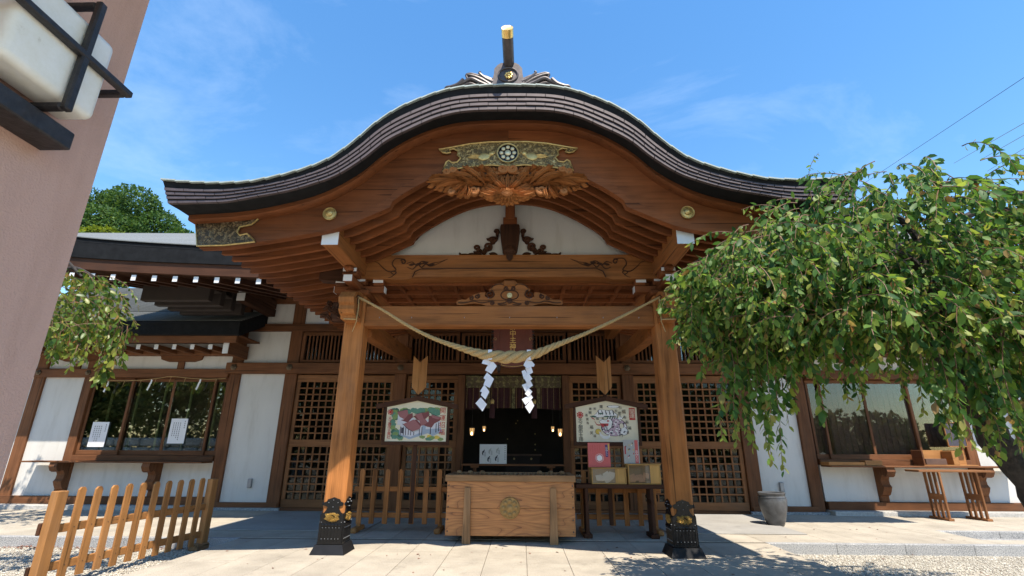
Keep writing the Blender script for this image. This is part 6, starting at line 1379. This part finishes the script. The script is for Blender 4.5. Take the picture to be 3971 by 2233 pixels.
def strand(p, d, length, droop, rs, step=.06, zmin=None):
    p = Vector(p); d = Vector(d).normalized(); pts = [p.copy()]; s = 0
    while s < length:
        d = (d+Vector((rs.gauss(0, .06), rs.gauss(0, .06), -droop))).normalized()
        p = p+d*step; pts.append(p.copy()); s += step
        if zmin is not None and p.z < zmin(p): break
    return pts
# ---- right weeping cherry
rs = random.Random(21)
trunk = [((5.62, 5.25, -.2), .17), ((5.42, 5.22, .5), .15), ((5.20, 5.2, 1.1), .135), ((5.00, 5.25, 1.6), .125), ((4.86, 5.3, 2.2), .12), ((4.85, 5.35, 2.9), .11), ((4.95, 5.4, 3.5), .08)]
limbs = [([(4.82, 5.3, 2.3), (4.3, 5.3, 3.0), (3.6, 5.3, 3.45), (2.9, 5.3, 3.4)], .07), ([(4.85, 5.35, 2.9), (4.6, 5.7, 3.5), (4.0, 6.0, 3.9), (3.4, 6.1, 3.8)], .06), ([(4.9, 5.4, 3.3), (4.9, 5.4, 3.9), (4.5, 5.3, 4.2), (3.9, 5.2, 4.05)], .055),
         ([(4.9, 5.4, 3.2), (5.4, 5.5, 4.0), (5.9, 5.5, 4.3), (6.5, 5.4, 4.2)], .06), ([(4.85, 5.3, 2.6), (4.6, 5.1, 3.3), (4.2, 4.9, 3.5), (3.7, 4.8, 3.3)], .055), ([(4.85, 5.35, 3.0), (5.3, 5.8, 3.8), (5.7, 6.2, 4.1), (6.3, 6.3, 4.0)], .055)]
ctop = [(1.95, 3.30), (2.2, 3.55), (2.5, 3.76), (2.8, 3.90), (3.1, 4.15), (3.5, 4.38), (3.9, 4.48), (4.3, 4.56), (4.7, 4.62), (5.2, 4.68), (6.0, 4.70), (7.2, 4.6)]
cbot = [(1.95, 3.0), (2.2, 2.75), (2.5, 2.52), (3.0, 2.42), (3.6, 2.45), (4.2, 2.40), (4.8, 2.25), (5.3, 2.1), (6.0, 2.0), (7.2, 2.0)]
strands = []
for i in range(1800):
    x = rs.uniform(2.1, 6.6); y = min(max(rs.gauss(5.25, .5), 4.4), 6.5)
    zt, zb = interp(ctop, x), interp(cbot, x)
    u = rs.random()**.8; z = zt-(zt-zb)*u*.85-.06
    out = Vector((x-4.7, (y-5.3)*1.4, 0)); out = out.normalized() if out.length > .2 else Vector((rs.gauss(0, 1), rs.gauss(0, 1), 0)).normalized()
    d = out*rs.uniform(.4, 1.0)+Vector((rs.gauss(0, .5), rs.gauss(0, .5), rs.uniform(-.2, .5)))
    if z > zt-.25: d.z = min(d.z, .05)
    pts = strand((x, y, z), d, rs.uniform(.4, .85), rs.uniform(.10, .24), rs, zmin=lambda p, f=rs.uniform(-.25, .2): interp(cbot, p.x)+f)
    pts = [p for p in pts if p.x > 1.92+.45*abs(p.z-3.4)]
    if len(pts) > 4: strands.append((pts, rs.uniform(.8, 1.2)))
# the long hanging switches below the mass of the crown
for x, zl, k in ((2.12, 2.55, 2), (2.18, 2.3, 2), (2.42, 1.46, 4), (2.50, 1.62, 3), (2.56, 2.05, 2), (2.68, 1.75, 2), (2.78, 1.40, 4), (2.84, 1.62, 3), (2.95, 2.0, 2), (3.10, 1.78, 3), (3.16, 2.1, 2), (3.30, 2.2, 2), (3.45, 2.25, 1), (3.62, 2.05, 2), (3.75, 1.98, 2), (3.92, 2.1, 1), (4.05, 1.66, 4), (4.12, 1.85, 2), (4.28, 2.2, 1), (4.42, 1.62, 4), (4.48, 1.5, 4), (4.62, 1.38, 5), (4.70, 1.6, 4), (4.82, 1.25, 5), (4.93, 1.45, 4), (5.05, 1.2, 3), (5.15, 1.5, 3), (5.28, 1.3, 3)):
    for j in range(k):
        z = interp(cbot, x)+rs.uniform(.15, .7); yy = (5.15 if x < 3.8 else 4.78)+rs.uniform(-.14, .14)
        pts = strand((x+rs.uniform(-.07, .07), yy, z), (rs.gauss(0, .3), rs.gauss(0, .25), -.8), z-zl+rs.uniform(-.3, .06), .2, rs); strands.append((pts, rs.uniform(1.0, 1.25)))
for p, d, ln in (((2.75, 5.2, 3.85), (-1, 0, .35), .7), ((3.5, 5.2, 4.30), (-1, 0, .25), .55), ((4.3, 5.1, 4.56), (-1, 0, .35), .7), ((4.5, 5.1, 4.6), (-1, .1, .1), .6), ((2.3, 5.3, 3.5), (-1, 0, .1), .45), ((3.9, 5.0, 4.5), (-.8, 0, .3), .5), ((3.2, 5.0, 4.05), (-.8, 0, .4), .5)):
    strands.append((strand(p, d, ln, .10, rs), 1.0))
tR, nl = weeping('weeping_cherry', 'large weeping cherry tree with leafy hanging branches at the right', trunk, limbs, strands, 'leaf_cherry')
# ---- left weeping cherry, only its outer branches reach past the pink wall
rs = random.Random(5)
trunk = [((-7.6, 6.6, -.2), .16), ((-7.5, 6.6, 1.2), .14), ((-7.4, 6.6, 2.4), .12), ((-7.1, 6.55, 3.4), .09)]
limbs = [([(-7.4, 6.6, 2.6), (-7.0, 6.6, 3.5), (-6.4, 6.55, 3.95), (-5.9, 6.5, 3.8)], .045), ([(-7.1, 6.55, 3.3), (-6.9, 6.3, 3.9), (-6.3, 6.2, 4.05), (-5.8, 6.2, 3.7)], .035)]
strands = []
for i in range(120):
    x = rs.uniform(-7.4, -5.55); y = rs.gauss(6.5, .3); z = rs.uniform(2.9, 3.78)-max(0, x+5.9)*.5
    d = Vector((rs.uniform(-.3, .7), rs.gauss(0, .4), rs.uniform(-.3, .5)))
    pts = strand((x, y, z), d, rs.uniform(.35, .75), rs.uniform(.12, .24), rs, zmin=lambda p: 2.75 if p.x < -5.65 else 2.4); strands.append((pts, rs.uniform(.85, 1.15)))
for x, z, ln in ((-5.45, 3.15, .85), (-5.40, 3.1, .80), (-5.50, 3.1, .7), (-5.34, 3.1, .6), (-5.28, 3.05, .5), (-6.1, 3.1, .5), (-5.85, 3.1, .45)):
    for j in range(2): strands.append((strand((x+rs.uniform(-.04, .04), 6.5+rs.uniform(-.1, .1), z), (rs.uniform(-.2, .2), 0, -1), ln, .22, rs), 1.15))
for p, d, ln in (((-6.1, 6.5, 3.75), (1, 0, .5), 1.2), ((-6.0, 6.45, 3.7), (1, 0, .3), 1.0), ((-5.9, 6.5, 3.5), (1, -.1, .2), 1.0)): strands.append((strand(p, d, ln, .09, rs), .7))
for i in range(150):                                        # the rest of the crown, hidden behind the gate wall, shades the wing
    x = rs.uniform(-12.2, -9.2); y = rs.uniform(8.6, 11.3); z = rs.uniform(3.6, 5.2)
    strands.append((strand((x, y, z), (rs.gauss(0, .6), rs.gauss(0, .6), .2), rs.uniform(.5, .9), .16, rs), 1.5))
weeping('weeping_cherry', 'weeping cherry branches hanging past the pink wall before the left wing', trunk, limbs, strands, 'leaf_bright', spacing=.04)
# ---- broadleaf trees built of leaf clumps
def clump_tree(name, label, base, h, clumps, n, leafL, mat, trunk_r=.25):
    t = thing(name, label, 'tree', base); bx_, by_, bz_ = base
    MB().tube([(bx_, by_, bz_-.3), (bx_+.1, by_, bz_+h*.35), (bx_, by_+.1, bz_+h*.7)], [trunk_r, trunk_r*.7, trunk_r*.3], 8).build('trunk', 'bark', t, smooth=True)
    w_ = np.array([c[3]**2 for c in clumps]); w_ = w_/w_.sum(); idx = rng.choice(len(clumps), n, p=w_); C_ = np.array([c[:3] for c in clumps])[idx]; r_ = np.array([c[3] for c in clumps])[idx]
    v = rng.normal(size=(n, 3)); v /= np.linalg.norm(v, axis=1, keepdims=True); v[:, 2] *= .85
    P = C_+v*(r_*rng.uniform(.72, 1.05, n)**.6)[:, None]; D_ = v*.6+rng.normal(size=(n, 3))*.6+np.array([0, 0, -.25])
    L = rng.uniform(*leafL, n); V, F = leaf_cloud(P, D_, L, L*.55); o = mesh_np('crown', V, F, mat, t, smooth=True); o.location = -WL[t.name]; WL[o.name] = Vector((0, 0, 0)); return t
def clumps(cx, cy, cz, rx, ry, rz, n, r0, r1, seed):
    q = random.Random(seed); out = []
    for i in range(n):
        a = q.uniform(0, 6.28); b_ = q.uniform(-.35, 1); k = math.sqrt(max(0, 1-b_*b_)); out.append((cx+rx*k*math.cos(a), cy+ry*k*math.sin(a), cz+rz*b_, q.uniform(r0, r1)))
    return out
# hillside trees behind the left roof
clump_tree('broadleaf_tree', 'rounded dark green tree rising behind the left roof', (-29, 31, 6), 12, clumps(-29.5, 31, 14.2, 4.8, 3, 4.1, 44, .5, 1.6, 3), 46000, (.13, .26), 'leaf_hill')
clump_tree('broadleaf_tree', 'lower dark green tree on the slope beside the porch roof tip', (-24.6, 31, 5), 10, clumps(-24.9, 31, 13.0, 2.7, 2.4, 2.5, 24, .4, 1.15, 5), 26000, (.13, .26), 'leaf_hill')
clump_tree('leafy_shrub', 'yellow green shrub just above the left copper roof', (-25.4, 27, 8), 4, clumps(-25.6, 27, 13.0, 1.5, 1.0, 1.1, 12, .4, .7, 8), 5200, (.16, .28), 'leaf_yellow', .1)
# garden bank opposite the shrine, seen as reflection in the windows
rs = random.Random(9)
st_ = thing('stone_wall', 'rough stone garden wall reflected in the left window', 'wall', (-22, -4.6, 0))
for row in range(4):
    x = -31.0+.3*row
    while x < -14:
        L = rs.uniform(.7, 1.3); z0 = -.2+row*.55; MB().box(x+.02, x+L-.02, -4.9+rs.uniform(-.05, .05), -4.3, z0+.02, z0+.53, .10).build('stone', 'foundation', st_); x += L
for i, (x, h_, lb) in enumerate(((-29, 4.4, 'tall bush reflected in the far left pane of the left window'), (-24.5, 4.6, 'tall bush reflected in the second pane of the left window'), (-20, 4.4, 'tall bush reflected in the third pane of the left window'), (-15.5, 4.2, 'tall bush reflected at the right end of the left window'), (-10.5, 3.6, 'bush reflected in the left lattice doors'), (10.5, 3.2, 'bush reflected in the right lattice doors'), (22, 2.0, 'low bush reflected in the panes of the right window'))):
    clump_tree('garden_bush', lb, (x, -6.5, 0), 5, clumps(x, -6.5, h_, 2.7, 1.2, h_*.55, 30, .8, 1.2, 20+i)+clumps(x, -6.3, h_*.4, 2.4, .8, h_*.35, 14, .7, 1.0, 40+i), 5200, (.25, .45), 'leaf_bush', .12)
